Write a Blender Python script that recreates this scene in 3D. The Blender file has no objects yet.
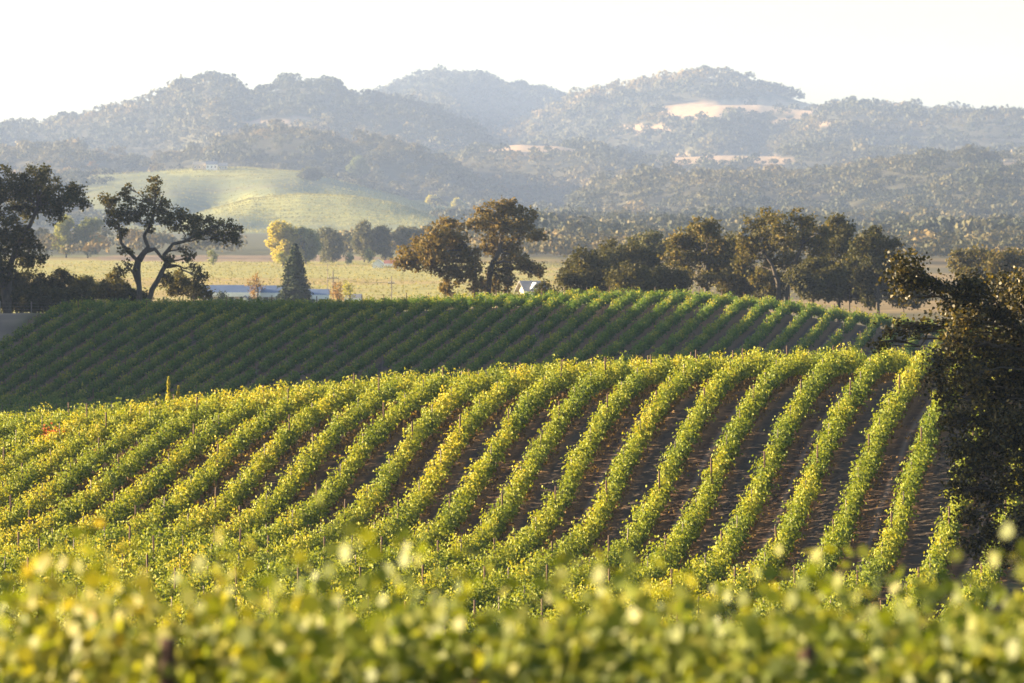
import bpy, math, random
import numpy as np
from mathutils import Vector

random.seed(7)
rng = np.random.default_rng(11)
scene = bpy.context.scene
COL = scene.collection
R = math.radians

# ------------------------------------------------------------------ camera
F = 5120.0                 # pixels per unit tangent at 1024 px width
HV = 195.0                 # image row of the horizon
PITCH = math.atan((341.5 - HV) / F)
cam_d = bpy.data.cameras.new('camera')
cam_d.sensor_width = 36.0
cam_d.lens = 36.0 * F / 1024.0
cam_d.clip_start = 0.5
cam_d.clip_end = 30000.0
cam_d.dof.use_dof = True
cam_d.dof.focus_distance = 235.0
cam_d.dof.aperture_fstop = 2.6
cam = bpy.data.objects.new('camera', cam_d)
COL.objects.link(cam)
cam.location = (0, 0, 0)
cam.rotation_euler = (math.pi / 2 - PITCH, 0, 0)
scene.camera = cam

# ------------------------------------------------------------------ light
SUN_EL, SUN_FRONT = 12.0, 14.0       # elevation; degrees ahead of straight left
az = R(SUN_FRONT)
SUN = Vector((-math.cos(az) * math.cos(R(SUN_EL)), math.sin(az) * math.cos(R(SUN_EL)), math.sin(R(SUN_EL))))
sd = bpy.data.lights.new('sun', 'SUN')
sd.energy = 5.0
sd.angle = R(0.55)
sd.color = (1.0, 0.77, 0.46)
so = bpy.data.objects.new('sun', sd)
COL.objects.link(so)
so.rotation_euler = (-SUN).to_track_quat('-Z', 'Y').to_euler()

world = bpy.data.worlds.new('World')
scene.world = world
world.use_nodes = True
nt = world.node_tree
bg = nt.nodes['Background']
sky = nt.nodes.new('ShaderNodeTexSky')
sky.sky_type = 'NISHITA'
sky.sun_disc = False
sky.sun_elevation = R(SUN_EL)
sky.sun_rotation = R(-(90 - SUN_FRONT))
sky.air_density = 1.0
sky.dust_density = 1.1
sky.ozone_density = 1.6
nt.links.new(sky.outputs[0], bg.inputs[0])
bg.inputs[1].default_value = 0.05

vs = scene.view_settings
vs.view_transform = 'Standard'
vs.look = 'None'
vs.exposure = 2.66
vs.gamma = 1.0
vs.use_curve_mapping = False
cy = scene.cycles
cy.max_bounces = 6
cy.diffuse_bounces = 2
cy.glossy_bounces = 2
cy.transmission_bounces = 3
cy.volume_bounces = 0
cy.transparent_max_bounces = 4
cy.sample_clamp_indirect = 4.0
cy.use_denoising = True
cy.caustics_reflective = False
cy.caustics_refractive = False

# ------------------------------------------------------------------ helpers
def ray(u, v, d):
    """World point at ground distance d (along y) seen at image place u, v."""
    dv = v - 341.5
    cp, sp = math.cos(PITCH), math.sin(PITCH)
    y = F * cp - dv * sp
    return np.array([(u - 512.0) / y * d, d, (-F * sp - dv * cp) / y * d])

def to_uv(x, y, z):
    cp, sp = math.cos(PITCH), math.sin(PITCH)
    f = y * cp - z * sp
    up = y * sp + z * cp
    return 512.0 + F * x / f, 341.5 - F * up / f

def vnoise(x, y, seed=0):
    """Smooth lattice noise in 0..1."""
    xi = np.floor(x).astype(np.int64); yi = np.floor(y).astype(np.int64)
    fx = x - xi; fy = y - yi
    fx = fx * fx * (3 - 2 * fx); fy = fy * fy * (3 - 2 * fy)
    def h(a, b):
        n = (a * 374761393 + b * 668265263 + seed * 1442695041) & 0xffffffff
        n = ((n ^ (n >> 13)) * 1274126177) & 0xffffffff
        return ((n ^ (n >> 16)) & 0xffff) / 65535.0
    return (h(xi, yi) * (1 - fx) + h(xi + 1, yi) * fx) * (1 - fy) + (h(xi, yi + 1) * (1 - fx) + h(xi + 1, yi + 1) * fx) * fy

def fbm(x, y, seed=0, o=4):
    s = 0; a = .5; t = 0
    for i in range(o):
        s = s + a * vnoise(x * 2 ** i + 17 * i, y * 2 ** i - 9 * i, seed + i); t += a; a *= .5
    return s / t

def tag(o, label=None, cat=None, group=None, kind=None):
    if label: o['label'] = label
    if cat: o['category'] = cat
    if group: o['group'] = group
    if kind: o['kind'] = kind
    return o

def link(name, me, mat=None, parent=None):
    o = bpy.data.objects.new(name, me)
    COL.objects.link(o)
    if mat is not None and me is not None and len(me.materials) == 0:
        me.materials.append(mat)
    if parent is not None: o.parent = parent
    return o

def empty(name, loc=(0, 0, 0), rz=0.0):
    o = bpy.data.objects.new(name, None)
    COL.objects.link(o)
    o.location = tuple(float(a) for a in loc); o.rotation_euler = (0, 0, rz)
    o.empty_display_size = 0.2
    return o

def fast_mesh(name, verts, nside, tint=None, smooth=False):
    """verts: (faces*nside, 3); every face has its own corners."""
    verts = np.ascontiguousarray(verts, dtype=np.float32)
    n = len(verts); nf = n // nside
    me = bpy.data.meshes.new(name)
    me.vertices.add(n); me.vertices.foreach_set('co', verts.ravel())
    me.loops.add(n); me.loops.foreach_set('vertex_index', np.arange(n, dtype=np.int32))
    me.polygons.add(nf); me.polygons.foreach_set('loop_start', np.arange(0, n, nside, dtype=np.int32))
    try: me.polygons.foreach_set('loop_total', np.full(nf, nside, dtype=np.int32))
    except Exception: pass
    if tint is not None:
        a = me.attributes.new('tint', 'FLOAT', 'FACE')
        a.data.foreach_set('value', np.ascontiguousarray(tint, dtype=np.float32))
    me.update(calc_edges=True)
    return me

QUAD = np.array([[-.5, -.1, 0], [.05, -.55, .08], [.5, .1, 0], [-.05, .55, .08]])
VINE = np.array([[0, -.5, .0], [.28, -.42, .06], [.52, -.12, .1], [.33, .08, .05], [.36, .34, .1], [.12, .3, .04],
                 [0, .56, .02], [-.12, .3, .04], [-.36, .34, .1], [-.33, .08, .05], [-.52, -.12, .1], [-.28, -.42, .06]])
OAKL = np.array([[-.5, 0, 0], [-.15, -.3, .06], [.28, -.26, .06], [.5, 0, .02], [.25, .3, .06], [-.15, .26, .06]])

def leaf_verts(c, nrm, size, tmpl=QUAD):
    """Leaves: centres (n,3), normals (n,3), sizes (n)."""
    n = len(c)
    nrm = nrm / (np.linalg.norm(nrm, axis=1, keepdims=True) + 1e-9)
    rv = rng.normal(size=(n, 3))
    a = np.cross(nrm, rv); a /= (np.linalg.norm(a, axis=1, keepdims=True) + 1e-9)
    b = np.cross(nrm, a)
    t = tmpl
    v = (c[:, None, :] + size[:, None, None] * (a[:, None, :] * t[None, :, 0:1] + b[:, None, :] * t[None, :, 1:2] + nrm[:, None, :] * t[None, :, 2:3]))
    return v.reshape(-1, 3)

def unit(n):
    v = rng.normal(size=(n, 3))
    return v / np.linalg.norm(v, axis=1, keepdims=True)

class MB:
    """Collects plain polygons for one mesh."""
    def __init__(s): s.v = []; s.f = []
    def add(s, vs, fs):
        k = len(s.v); s.v += [tuple(float(a) for a in p) for p in vs]; s.f += [tuple(i + k for i in f) for f in fs]
    def box(s, lo, hi):
        x0, y0, z0 = lo; x1, y1, z1 = hi
        s.add([(x0, y0, z0), (x1, y0, z0), (x1, y1, z0), (x0, y1, z0), (x0, y0, z1), (x1, y0, z1), (x1, y1, z1), (x0, y1, z1)],
              [(0, 3, 2, 1), (4, 5, 6, 7), (0, 1, 5, 4), (1, 2, 6, 5), (2, 3, 7, 6), (3, 0, 4, 7)])
    def tube(s, pts, rad, n=6, cap=True):
        pts = [np.array(p, float) for p in pts]; rings = []
        for i, p in enumerate(pts):
            d = pts[min(i + 1, len(pts) - 1)] - pts[max(i - 1, 0)]
            d = d / (np.linalg.norm(d) + 1e-9)
            a = np.cross(d, [0.3, 1, 0.1]); a /= np.linalg.norm(a) + 1e-9
            b = np.cross(d, a)
            r = rad[i] if hasattr(rad, '__len__') else rad
            rings.append([p + r * (math.cos(2 * math.pi * k / n) * a + math.sin(2 * math.pi * k / n) * b) for k in range(n)])
        vs = [q for rg in rings for q in rg]; fs = []
        for i in range(len(pts) - 1):
            for k in range(n):
                fs.append((i * n + k, i * n + (k + 1) % n, (i + 1) * n + (k + 1) % n, (i + 1) * n + k))
        if cap:
            fs.append(tuple(range(n - 1, -1, -1))); fs.append(tuple((len(pts) - 1) * n + k for k in range(n)))
        s.add(vs, fs)
    def mesh(s, name, smooth=False):
        me = bpy.data.meshes.new(name); me.from_pydata(s.v, [], s.f); me.update()
        if smooth: me.polygons.foreach_set('use_smooth', [True] * len(me.polygons))
        return me
    def build(s, name, mat, parent=None, smooth=False):
        return link(name, s.mesh(name, smooth), mat, parent)

# ------------------------------------------------------------------ materials
def newmat(name):
    m = bpy.data.materials.new(name); m.use_nodes = True
    n = m.node_tree; p = n.nodes['Principled BSDF']
    return m, n, p

def node(n, t, **kw):
    x = n.nodes.new(t)
    for k, v in kw.items(): setattr(x, k, v)
    return x

def ramp(n, fac, stops):
    r = n.nodes.new('ShaderNodeValToRGB')
    e = r.color_ramp.elements
    while len(e) < len(stops): e.new(0.5)
    for el, (p, c) in zip(e, stops):
        el.position = p; el.color = (*c, 1)
    n.links.new(fac, r.inputs[0])
    return r.outputs[0]

def leaf_mat(name, stops, trans=0.4, rough=0.65, spec=0.12, tcol=1.25):
    """Leaf surface: colour from each leaf's own tint, some light through the blade."""
    m, n, p = newmat(name)
    at = node(n, 'ShaderNodeAttribute', attribute_name='tint')
    col = ramp(n, at.outputs['Fac'], stops)
    n.links.new(col, p.inputs['Base Color'])
    p.inputs['Roughness'].default_value = rough
    p.inputs['Specular IOR Level'].default_value = spec
    tb = node(n, 'ShaderNodeBsdfTranslucent')
    mul = node(n, 'ShaderNodeMix', data_type='RGBA', blend_type='MULTIPLY')
    mul.inputs[0].default_value = 1.0
    n.links.new(col, mul.inputs[6]); mul.inputs[7].default_value = (tcol * 1.15, tcol * 1.1, tcol * .45, 1)
    n.links.new(mul.outputs[2], tb.inputs[0])
    mx = node(n, 'ShaderNodeMixShader'); mx.inputs[0].default_value = trans
    n.links.new(p.outputs[0], mx.inputs[1]); n.links.new(tb.outputs[0], mx.inputs[2])
    n.links.new(mx.outputs[0], n.nodes['Material Output'].inputs['Surface'])
    return m

def noisy_mat(name, c1, c2, scale=4.0, rough=0.85, bump=0.0, metallic=0.0, stretch=(1, 1, 1)):
    m, n, p = newmat(name)
    tc = node(n, 'ShaderNodeTexCoord'); mp = node(n, 'ShaderNodeMapping')
    mp.inputs['Scale'].default_value = stretch
    n.links.new(tc.outputs['Object'], mp.inputs[0])
    nz = node(n, 'ShaderNodeTexNoise'); nz.inputs['Scale'].default_value = scale; nz.inputs['Detail'].default_value = 5
    n.links.new(mp.outputs[0], nz.inputs['Vector'])
    n.links.new(ramp(n, nz.outputs[0], [(.3, c1), (.7, c2)]), p.inputs['Base Color'])
    p.inputs['Roughness'].default_value = rough; p.inputs['Metallic'].default_value = metallic
    if bump:
        b = node(n, 'ShaderNodeBump'); b.inputs['Strength'].default_value = bump
        n.links.new(nz.outputs[0], b.inputs['Height']); n.links.new(b.outputs[0], p.inputs['Normal'])
    return m

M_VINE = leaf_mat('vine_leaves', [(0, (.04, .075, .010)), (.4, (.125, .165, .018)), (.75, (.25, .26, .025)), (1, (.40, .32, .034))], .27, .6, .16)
M_VINE_FAR = leaf_mat('shaded_slope_vine_leaves', [(0, (.028, .068, .011)), (.5, (.065, .125, .018)), (.85, (.13, .17, .024)), (1, (.28, .25, .03))], .35, .6, .12)  # darker copy of the vine leaf, with the slope's shade put into its colour
M_VINE_FG = leaf_mat('close_vine_leaves', [(0, (.05, .085, .012)), (.45, (.14, .17, .02)), (.8, (.28, .25, .03)), (1, (.42, .28, .06))], .42, .55, .3)
M_REDLEAF = leaf_mat('red_autumn_leaves', [(0, (.18, .03, .015)), (1, (.34, .09, .03))], .35)
M_OAK_DARK = leaf_mat('dark_oak_leaves', [(0, (.022, .028, .010)), (.6, (.052, .052, .016)), (1, (.13, .10, .028))], .3)
M_OAK_BROWN = leaf_mat('brown_oak_leaves', [(0, (.055, .05, .016)), (.6, (.125, .095, .03)), (1, (.23, .15, .052))], .32)
M_OAK_OLIVE = leaf_mat('olive_oak_leaves', [(0, (.035, .036, .012)), (.6, (.08, .073, .021)), (1, (.18, .132, .04))], .32)
M_YELLOW = leaf_mat('yellow_green_leaves', [(0, (.13, .15, .03)), (.6, (.25, .24, .045)), (1, (.38, .32, .06))], .4)
M_PALE = leaf_mat('pale_green_leaves', [(0, (.07, .10, .035)), (.6, (.14, .16, .055)), (1, (.22, .21, .07))], .35)
M_GREY = leaf_mat('grey_green_leaves', [(0, (.045, .055, .03)), (.6, (.09, .09, .045)), (1, (.15, .13, .06))], .3)
M_ORANGE = leaf_mat('orange_leaves', [(0, (.15, .09, .035)), (1, (.30, .19, .07))], .3)
M_CONIFER = leaf_mat('conifer_needles', [(0, (.014, .026, .012)), (1, (.045, .06, .022))], .1)
M_WOODLAND = leaf_mat('hillside_woodland', [(0, (.022, .030, .013)), (.45, (.060, .058, .021)), (.75, (.115, .092, .032)), (1, (.17, .12, .044))], .1)
M_FIELD = leaf_mat('valley_vineyard_leaves', [(0, (.11, .115, .032)), (.6, (.20, .185, .055)), (1, (.27, .225, .075))], .3)
M_OAK_NEAR = leaf_mat('near_oak_leaves', [(0, (.007, .010, .004)), (.5, (.022, .023, .008)), (1, (.17, .125, .03))], .3, .5, .3)
M_WEEDS = leaf_mat('dry_weeds', [(0, (.12, .075, .035)), (1, (.34, .22, .105))], .3, .7, .1)
M_BARK = noisy_mat('oak_bark', (.035, .028, .022), (.085, .068, .052), 6, .9, .6, stretch=(1, 1, .25))
M_VINEWOOD = noisy_mat('vine_wood', (.035, .022, .014), (.075, .05, .034), 12, .9, .5, stretch=(1, 1, .2))
M_POST = noisy_mat('weathered_post', (.075, .04, .026), (.15, .09, .06), 8, .85, .3, stretch=(1, 1, .15))
M_STEEL = noisy_mat('steel_stake', (.10, .085, .075), (.18, .15, .13), 8, .6, 0, .4)
M_BLUEROOF = noisy_mat('blue_metal_roof', (.07, .105, .19), (.10, .14, .235), .6, .5, .1, .1)
M_WHITE = noisy_mat('white_paint', (.68, .67, .63), (.8, .79, .76), 1.2, .6)
M_TAN = noisy_mat('tan_wall', (.32, .26, .18), (.42, .34, .25), 1.2, .8)
M_GREYROOF = noisy_mat('grey_shingle_roof', (.13, .14, .16), (.2, .2, .22), 2.5, .85)
M_REDROOF = noisy_mat('red_roof', (.25, .09, .06), (.33, .13, .09), 1.5, .8)
M_GLASS, _n, _p = newmat('window_glass')
_p.inputs['Base Color'].default_value = (.03, .04, .05, 1); _p.inputs['Roughness'].default_value = .08
M_POLE = noisy_mat('grey_pole_wood', (.10, .085, .07), (.17, .145, .12), 3, .85)

# ------------------------------------------------------------------ terrain shape
K, DL = 0.15, 2.4                       # plan direction of the vine rows (dx per dy) and their spacing across the view
X0 = (0.0806 - K) * 270.0
TRACE = {
-3: [(1004,511),(997,530),(988,554),(978,568)],
-2: [(976,424),(964,449),(957,490),(948,523),(941,533)],
-1: [(950,374),(936,398),(922,433),(910,461),(901,491),(885,528),(871,554),(859,577)],
0: [(925,346),(901,377),(889,393),(874,428),(861,456),(852,488),(840,514),(826,537),(819,554)],
1: [(875,346),(861,370),(847,391),(828,426),(812,458),(800,490),(787,516),(771,537),(752,561),(726,572)],
2: [(833,349),(816,365),(799,385),(781,417),(766,448),(757,480),(745,495),(731,521),(717,540),(698,558),(677,565)],
3: [(790,349),(766,365),(750,389),(731,421),(716,459),(698,493),(682,518),(668,535),(654,547)],
4: [(743,351),(717,373),(698,400),(683,425),(667,452),(654,483),(633,514),(620,532),(609,542),(592,549),(562,565),(536,575)],
5: [(698,352),(674,366),(658,389),(639,417),(621,448),(604,488),(585,516),(559,540),(531,556),(505,565),(482,572)],
6: [(663,354),(632,366),(616,384),(595,415),(575,446),(562,484),(540,511),(517,530),(489,544),(465,556),(430,568)],
7: [(620,356),(592,370),(574,389),(550,417),(528,452),(508,486),(494,507),(470,523),(447,540),(423,547)],
8: [(574,359),(545,370),(524,391),(503,418),(486,447),(463,479),(435,509),(416,527),(383,540),(359,547)],
9: [(523,363),(494,381),(465,406),(444,439),(428,468),(411,488),(394,507),(373,518),(350,530),(324,540)],
10: [(479,369),(449,385),(421,413),(400,444),(380,470),(364,488),(340,507),(312,521),(287,530)],
11: [(442,371),(404,390),(371,418),(350,446),(332,470),(310,487),(298,504),(277,516),(251,528)],
12: [(390,376),(357,397),(329,422),(300,454),(280,479),(251,504),(228,516),(207,525)],
13: [(346,376),(317,394),(277,423),(263,442),(242,467),(212,494),(178,509),(150,522)],
14: [(291,386),(268,402),(242,421),(215,446),(194,467),(164,492),(140,511),(112,523)],
15: [(261,388),(230,402),(209,419),(183,437),(159,460),(145,474),(112,495),(80,513),(47,525)],
16: [(214,395),(183,407),(165,420),(140,436),(117,455),(94,471),(68,490),(42,504),(14,520)],
17: [(150,406),(117,424),(94,443),(70,460),(49,474),(28,488),(5,506)],
18: [(112,410),(77,427),(51,443),(28,460),(5,474)],
19: [(70,415),(42,434),(14,448)],
20: [(30,415),(5,434)]}
VINE_H = 1.9
cp = []                                  # control points of the canopy-top surface: x, y, z
for r, l in TRACE.items():
    xr = X0 - DL * r
    for u, v in l:
        y = xr / ((u - 512) / F - K)
        cp.append((xr + K * y, y, ray(u, v, y)[2]))
def anc(pts):
    for p in pts: cp.append(p)
# dip in front of the near slope, then up to the knoll under the camera
for x in (-60, -30, 0, 30, 60):
    anc([(x, 180, -14.4), (x, 160, -13.9), (x, 120, -11.3), (x, 80, -8.2), (x, 50, -5.0), (x, 34, -2.45), (x, 22, -1.3), (x, 4, -.3)])
# behind the near crest
for u, v in ((950, 345), (840, 350), (700, 352), (560, 360), (430, 371), (300, 383), (180, 396), (60, 408), (-60, 415)):
    z0 = ray(u, v, 278)[2]
    for d, dz in ((287, -.35), (300, -1.5), (330, -4.2)):
        p = ray(u, v, d); cp.append((p[0], d, z0 + dz))
for x in (-60, -30, 0, 30, 60):
    zb = np.interp(x, [-60, 0, 60], [-18.6, -17.3, -16.4])
    anc([(x, 365, zb + 1.6), (x, 400, zb + .2), (x, 430, zb)])
# far slope: canopy top along its crest, then downhill toward the camera
CREST = [(-80, 299), (0, 297), (100, 297), (200, 297), (300, 298), (400, 295), (500, 291), (560, 289), (620, 288), (700, 289), (760, 295), (820, 302), (870, 310), (920, 318), (1000, 326), (1100, 330)]
for u, v in CREST:
    p = ray(u, v, 545); zc = p[2]
    anc([(p[0], 545, zc), (p[0], 558, zc - .25), (p[0], 580, zc - 1.8), (p[0], 620, zc - 4.0)])
    sl = np.interp(u, [0, 150, 300, 600, 900], [.12, .10, .085, .08, .085])
    for d in (530, 515, 500, 485, 470, 455):
        q = ray(u, v, d); zz = max(zc - sl * (545 - d), np.interp(u, [0, 400, 900], [-18.6, -17.2, -16.4]))
        cp.append((q[0], d, zz))
cp = np.array(cp)
def tps_fit(P, lam):
    X = P[:, :2] / 60.0; n = len(X)
    d2 = ((X[:, None] - X[None]) ** 2).sum(-1)
    A = np.where(d2 > 0, d2 * np.log(d2 + 1e-12), 0) * .5 + lam * np.eye(n)
    Q = np.c_[np.ones(n), X]
    MA = np.block([[A, Q], [Q.T, np.zeros((3, 3))]])
    return np.linalg.solve(MA, np.r_[P[:, 2], np.zeros(3)])
TW = tps_fit(cp, 0.02)
def tps(x, y):
    x = np.atleast_1d(x).astype(float).ravel(); y = np.atleast_1d(y).astype(float).ravel()
    out = np.empty(len(x)); C = cp[:, :2] / 60.0
    for i in range(0, len(x), 20000):
        a = np.c_[x[i:i + 20000], y[i:i + 20000]] / 60.0
        d2 = ((a[:, None] - C[None]) ** 2).sum(-1)
        U = d2 * np.log(d2 + 1e-12) * .5
        out[i:i + 20000] = U @ TW[:-3] + TW[-3] + a @ TW[-2:]
    return out

FLOOR = -24.0
# ridges: distance, tree height on it, front width, back width, silhouette as (u, v)
RIDGES = [
 (9300, 8, 2000, 2000, [(-400,150),(200,145),(330,112),(380,100),(400,89),(420,80),(450,75),(480,78),(505,87),(530,91),(560,99),(600,104),(700,112),(1024,118),(1400,112)]),
 (8200, 9, 1500, 1500, [(300,170),(520,125),(560,106),(580,96),(600,90),(620,87),(650,81),(680,75),(705,72),(730,75),(760,84),(790,94),(815,102),(860,109),(960,125),(1200,140)]),
 (7400, 0, 1300, 1000, [(520,160),(600,140),(640,124),(680,112),(720,106),(760,104),(800,109),(850,112),(900,120),(1000,135)]),
 (6900, 8, 1300, 1200, [(640,175),(760,150),(820,118),(850,110),(880,114),(920,118),(960,113),(1000,112),(1024,115),(1200,108)]),
 (7000, 9, 1500, 1200, [(-300,110),(-80,120),(0,123),(20,126),(60,119),(100,109),(130,104),(155,98),(168,93),(185,81),(208,76),(230,83),(247,94),(262,88),(290,82),(318,82),(338,88),(352,95),(368,94),(385,99),(410,103),(440,113),(470,128),(500,150),(560,190),(640,220)]),
 (5900, 2, 800, 1000, [(380,190),(440,160),(480,147),(520,143),(560,145),(600,152),(640,160),(680,157),(720,155),(770,155),(810,152),(850,150),(900,153),(960,158),(1100,150)]),
 (5200, 8, 1000, 900, [(-300,140),(0,150),(60,141),(100,150),(150,156),(200,150),(235,134),(280,126),(315,127),(345,140),(375,133),(410,146),(440,160),(470,178),(500,196),(540,220),(600,250)]),
 (4640, 8, 950, 900, [(440,260),(520,235),(560,212),(590,187),(630,174),(700,173),(760,172),(820,168),(870,163),(900,158),(960,154),(1000,152),(1060,150),(1300,150)]),
 (3940, 8, 660, 800, [(760,280),(820,245),(850,225),(880,207),(920,192),(960,181),(990,170),(1024,166),(1100,160),(1300,170)]),
 (4585, 1, 740, 700, [(-200,190),(0,186),(60,180),(100,173),(150,169),(200,166),(245,166),(300,170),(350,181),(400,195),(440,212),(500,238),(560,262)]),
 (3940, 1, 520, 520, [(60,258),(150,234),(200,212),(250,199),(300,194),(350,195),(390,201),(430,214),(480,236),(540,262)]),
]
def z_far(x, y):
    d = np.maximum(y, 100.0)
    u = 512 + F * x / d
    n1 = fbm(x / 660.0, y / 660.0, 3) - .5
    n2 = fbm(x / 210.0, y / 210.0, 9) - .5
    acc = np.zeros_like(d)
    n3 = 1 - np.abs(2 * vnoise(x / 300.0 + y / 1400.0, y / 1200.0, 15) - 1)
    for i, (di, th, wf, wb, prof) in enumerate(RIDGES):
        us, vv = zip(*prof)
        h = np.maximum((HV - np.interp(u, us, vv)) / F * di - FLOOR - th, 0)
        sh = (vnoise(u / 55.0 + 7 * i, u * 0 + i, 21) - .5) * wf * .45
        t = d - di - sh * np.clip((di - d) / wf, 0, 1)
        g = np.where(t < 0, np.clip(1 + t / wf, 0, 1), np.clip(1 - t / wb, 0, 1))
        g = g * g * (3 - 2 * g)
        g = g * (1 + .8 * n1 * (1 - g) + 2.0 * (n3 - .5) * (1 - g))
        acc += (h * g) ** 6
    z = FLOOR + acc ** (1 / 6.0)
    hh = np.clip((z - FLOOR) / 60.0, 0, 1)
    return z + hh * n2 * 12.0 + .4 * n2

# unseen wooded hill added beyond the left edge, shaped to shade the far slope
def shade_hill(x, y):
    yy_ = np.maximum(np.maximum(450 - y, y - 584), 0) / 18.0
    return np.interp(y, [400, 540, 574, 640], [28, 28, 15.5, 15]) * np.exp(-np.maximum(np.abs(x + 122) - 8, 0) ** 2 / 22.0 ** 2 - yy_ ** 2)

def ground(x, y):
    x = np.atleast_1d(np.asarray(x, float)); y = np.atleast_1d(np.asarray(y, float))
    sh = x.shape; x = x.ravel(); y = y.ravel()
    z = np.empty(len(x))
    near = y < 700; far = y > 590
    zn = np.zeros(len(x)); zf = np.zeros(len(x))
    if near.any():
        zn[near] = tps(np.clip(x[near], -75, 75), np.clip(y[near], 2, 640)) - VINE_H
        zn[near] += .06 * (vnoise(x[near] / 1.7, y[near] / 1.7, 5) - .5)
    if far.any():
        zf[far] = z_far(x[far], y[far])
    w = np.clip((y - 600) / 90.0, 0, 1); w = w * w * (3 - 2 * w)
    z = zn * (1 - w) + zf * w
    return (z + shade_hill(x, y)).reshape(sh)

def gz(x, y): return float(ground(np.array([x]), np.array([y]))[0])

# terrain sheet -------------------------------------------------------------
th = np.tan(np.r_[np.linspace(-70, -20, 18)[:-1], np.linspace(-20, -6.6, 55)[:-1], np.linspace(-6.6, 6.6, 420), np.linspace(6.6, 20, 55)[1:], np.linspace(20, 70, 18)[1:]] * math.pi / 180)
yy = np.r_[np.array([-40, -10, 1]), np.linspace(4, 170, 40)[:-1], np.linspace(170, 310, 150)[:-1], np.linspace(310, 600, 130)[:-1], np.geomspace(600, 11500, 330)]
TH, YY = np.meshgrid(th, yy)
XX = TH * np.maximum(np.abs(YY), 25)
XX = np.sign(XX) * np.minimum(np.abs(XX), 6000)
ZZ = ground(XX, YY)
UU, VV = to_uv(XX, np.maximum(YY, 1), ZZ)
nr, nc = XX.shape

# ground colour by what grows there, with some sun and shade put in (r, g, b per vertex) and the share of tilled vineyard soil
def patch(u, v, ru, rv, d0, d1, soft=.35):
    e = ((UU - u) / ru) ** 2 + ((VV - v) / rv) ** 2 + (fbm(UU / 9.0, VV / 5.0, 31) - .5) * .9
    return np.clip((1 - e) / soft + .5, 0, 1) * ((YY > d0) & (YY < d1))
def mixc(c, w, col):
    return c * (1 - w[..., None]) + np.array(col) * w[..., None]
n_big = fbm(XX / 60.0, YY / 60.0, 12)
col = np.zeros((nr, nc, 3)) + np.array((.085, .075, .035))
col = mixc(col, np.clip((n_big - .4) * 3, 0, 1), (.12, .09, .045))
dimmed_ = np.clip((YY - 550) / 8, 0, 1) * np.clip((740 - YY) / 60, 0, 1); col = mixc(col, dimmed_ * .9, (.05, .042, .02))  # ground behind the far crest darkened in colour, so it does not look sunlit
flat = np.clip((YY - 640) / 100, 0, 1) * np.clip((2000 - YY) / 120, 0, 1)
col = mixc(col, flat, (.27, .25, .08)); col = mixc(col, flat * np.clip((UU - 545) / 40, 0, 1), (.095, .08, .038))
col = mixc(col, flat * np.clip((fbm(XX / 90.0, YY / 50.0, 41) - .45) * 5, 0, 1) * .6, (.30, .20, .085))
WOOD = np.clip((YY - 1980) / 100, 0, 1)
valley_ = ((UU > -60) & (UU < 475) & (YY < 3500)).astype(float)
WOOD = WOOD * (1 - valley_ * np.where(UU > 330, .88, .80))
col = mixc(col, valley_ * (YY > 1980) * .85, (.20, .20, .075))
DRYP = [(268,125,34,5,4700,7000), (300,121,30,4,4700,7000), (745,107,85,7,6700,9000), (690,114,50,6,6700,9000), (800,111,30,4,6700,9000), (535,148,75,5,5100,7000), (725,160,66,6,5100,7000), (1012,167,34,5,3300,5300),
        (950,158,40,3,4200,6200), (70,176,46,4,4000,5400), (640,128,45,4,6600,8400), (430,146,60,3,5100,6500), (800,124,30,4,6600,8000)]
KNOLL = np.clip(np.maximum(patch(285, 203, 215, 42, 3200, 4700), patch(200, 172, 160, 9, 3250, 4720)), 0, 1)
col = mixc(col, np.clip((YY - 1980) / 100, 0, 1) * .8, (.05, .048, .026))
for p_ in DRYP:
    w = patch(*p_); col = mixc(col, w, (.33, .23, .14)); WOOD = WOOD * (1 - w)
band = np.clip((fbm(UU / 60.0, VV / 7.0, 77) - .42) * 6, 0, 1)
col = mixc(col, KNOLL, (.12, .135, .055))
KLIT = np.clip(patch(262, 172, 95, 7, 3250, 4720) + patch(345, 209, 125, 17, 3250, 4720), 0, 1)  # sunlit faces of the knoll, put into the ground colour
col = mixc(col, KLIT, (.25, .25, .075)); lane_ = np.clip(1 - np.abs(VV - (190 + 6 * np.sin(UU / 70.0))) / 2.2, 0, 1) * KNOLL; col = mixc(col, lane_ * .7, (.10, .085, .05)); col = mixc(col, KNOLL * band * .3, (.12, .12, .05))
WOOD = WOOD * (1 - KNOLL)
w = patch(240, 258, 150, 4, 1650, 2050); col = mixc(col, w, (.21, .15, .095))
w = np.clip(1 - np.abs(XX + 55.5) / 4.2, 0, 1) ** .5 * ((YY > 495) & (YY < 600)); col = mixc(col, np.clip(w * 1.4, 0, 1), (.21, .15, .105))
soil = (np.clip((YY - 165) / 5, 0, 1) * np.clip((556 - YY) / 6, 0, 1)) * ((XX > -51) | (YY < 500))
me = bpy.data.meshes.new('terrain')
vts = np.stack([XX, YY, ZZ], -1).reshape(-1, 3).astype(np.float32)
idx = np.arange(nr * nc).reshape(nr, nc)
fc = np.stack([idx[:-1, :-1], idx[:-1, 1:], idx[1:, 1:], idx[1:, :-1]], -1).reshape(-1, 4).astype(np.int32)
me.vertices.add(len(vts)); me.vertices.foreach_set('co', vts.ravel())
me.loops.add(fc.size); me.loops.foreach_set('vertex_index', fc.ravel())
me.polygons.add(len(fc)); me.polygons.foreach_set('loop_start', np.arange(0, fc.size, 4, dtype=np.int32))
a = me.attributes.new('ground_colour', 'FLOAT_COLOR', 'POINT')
a.data.foreach_set('color', np.c_[col.reshape(-1, 3), np.ones(nr * nc)].astype(np.float32).ravel())
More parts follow.
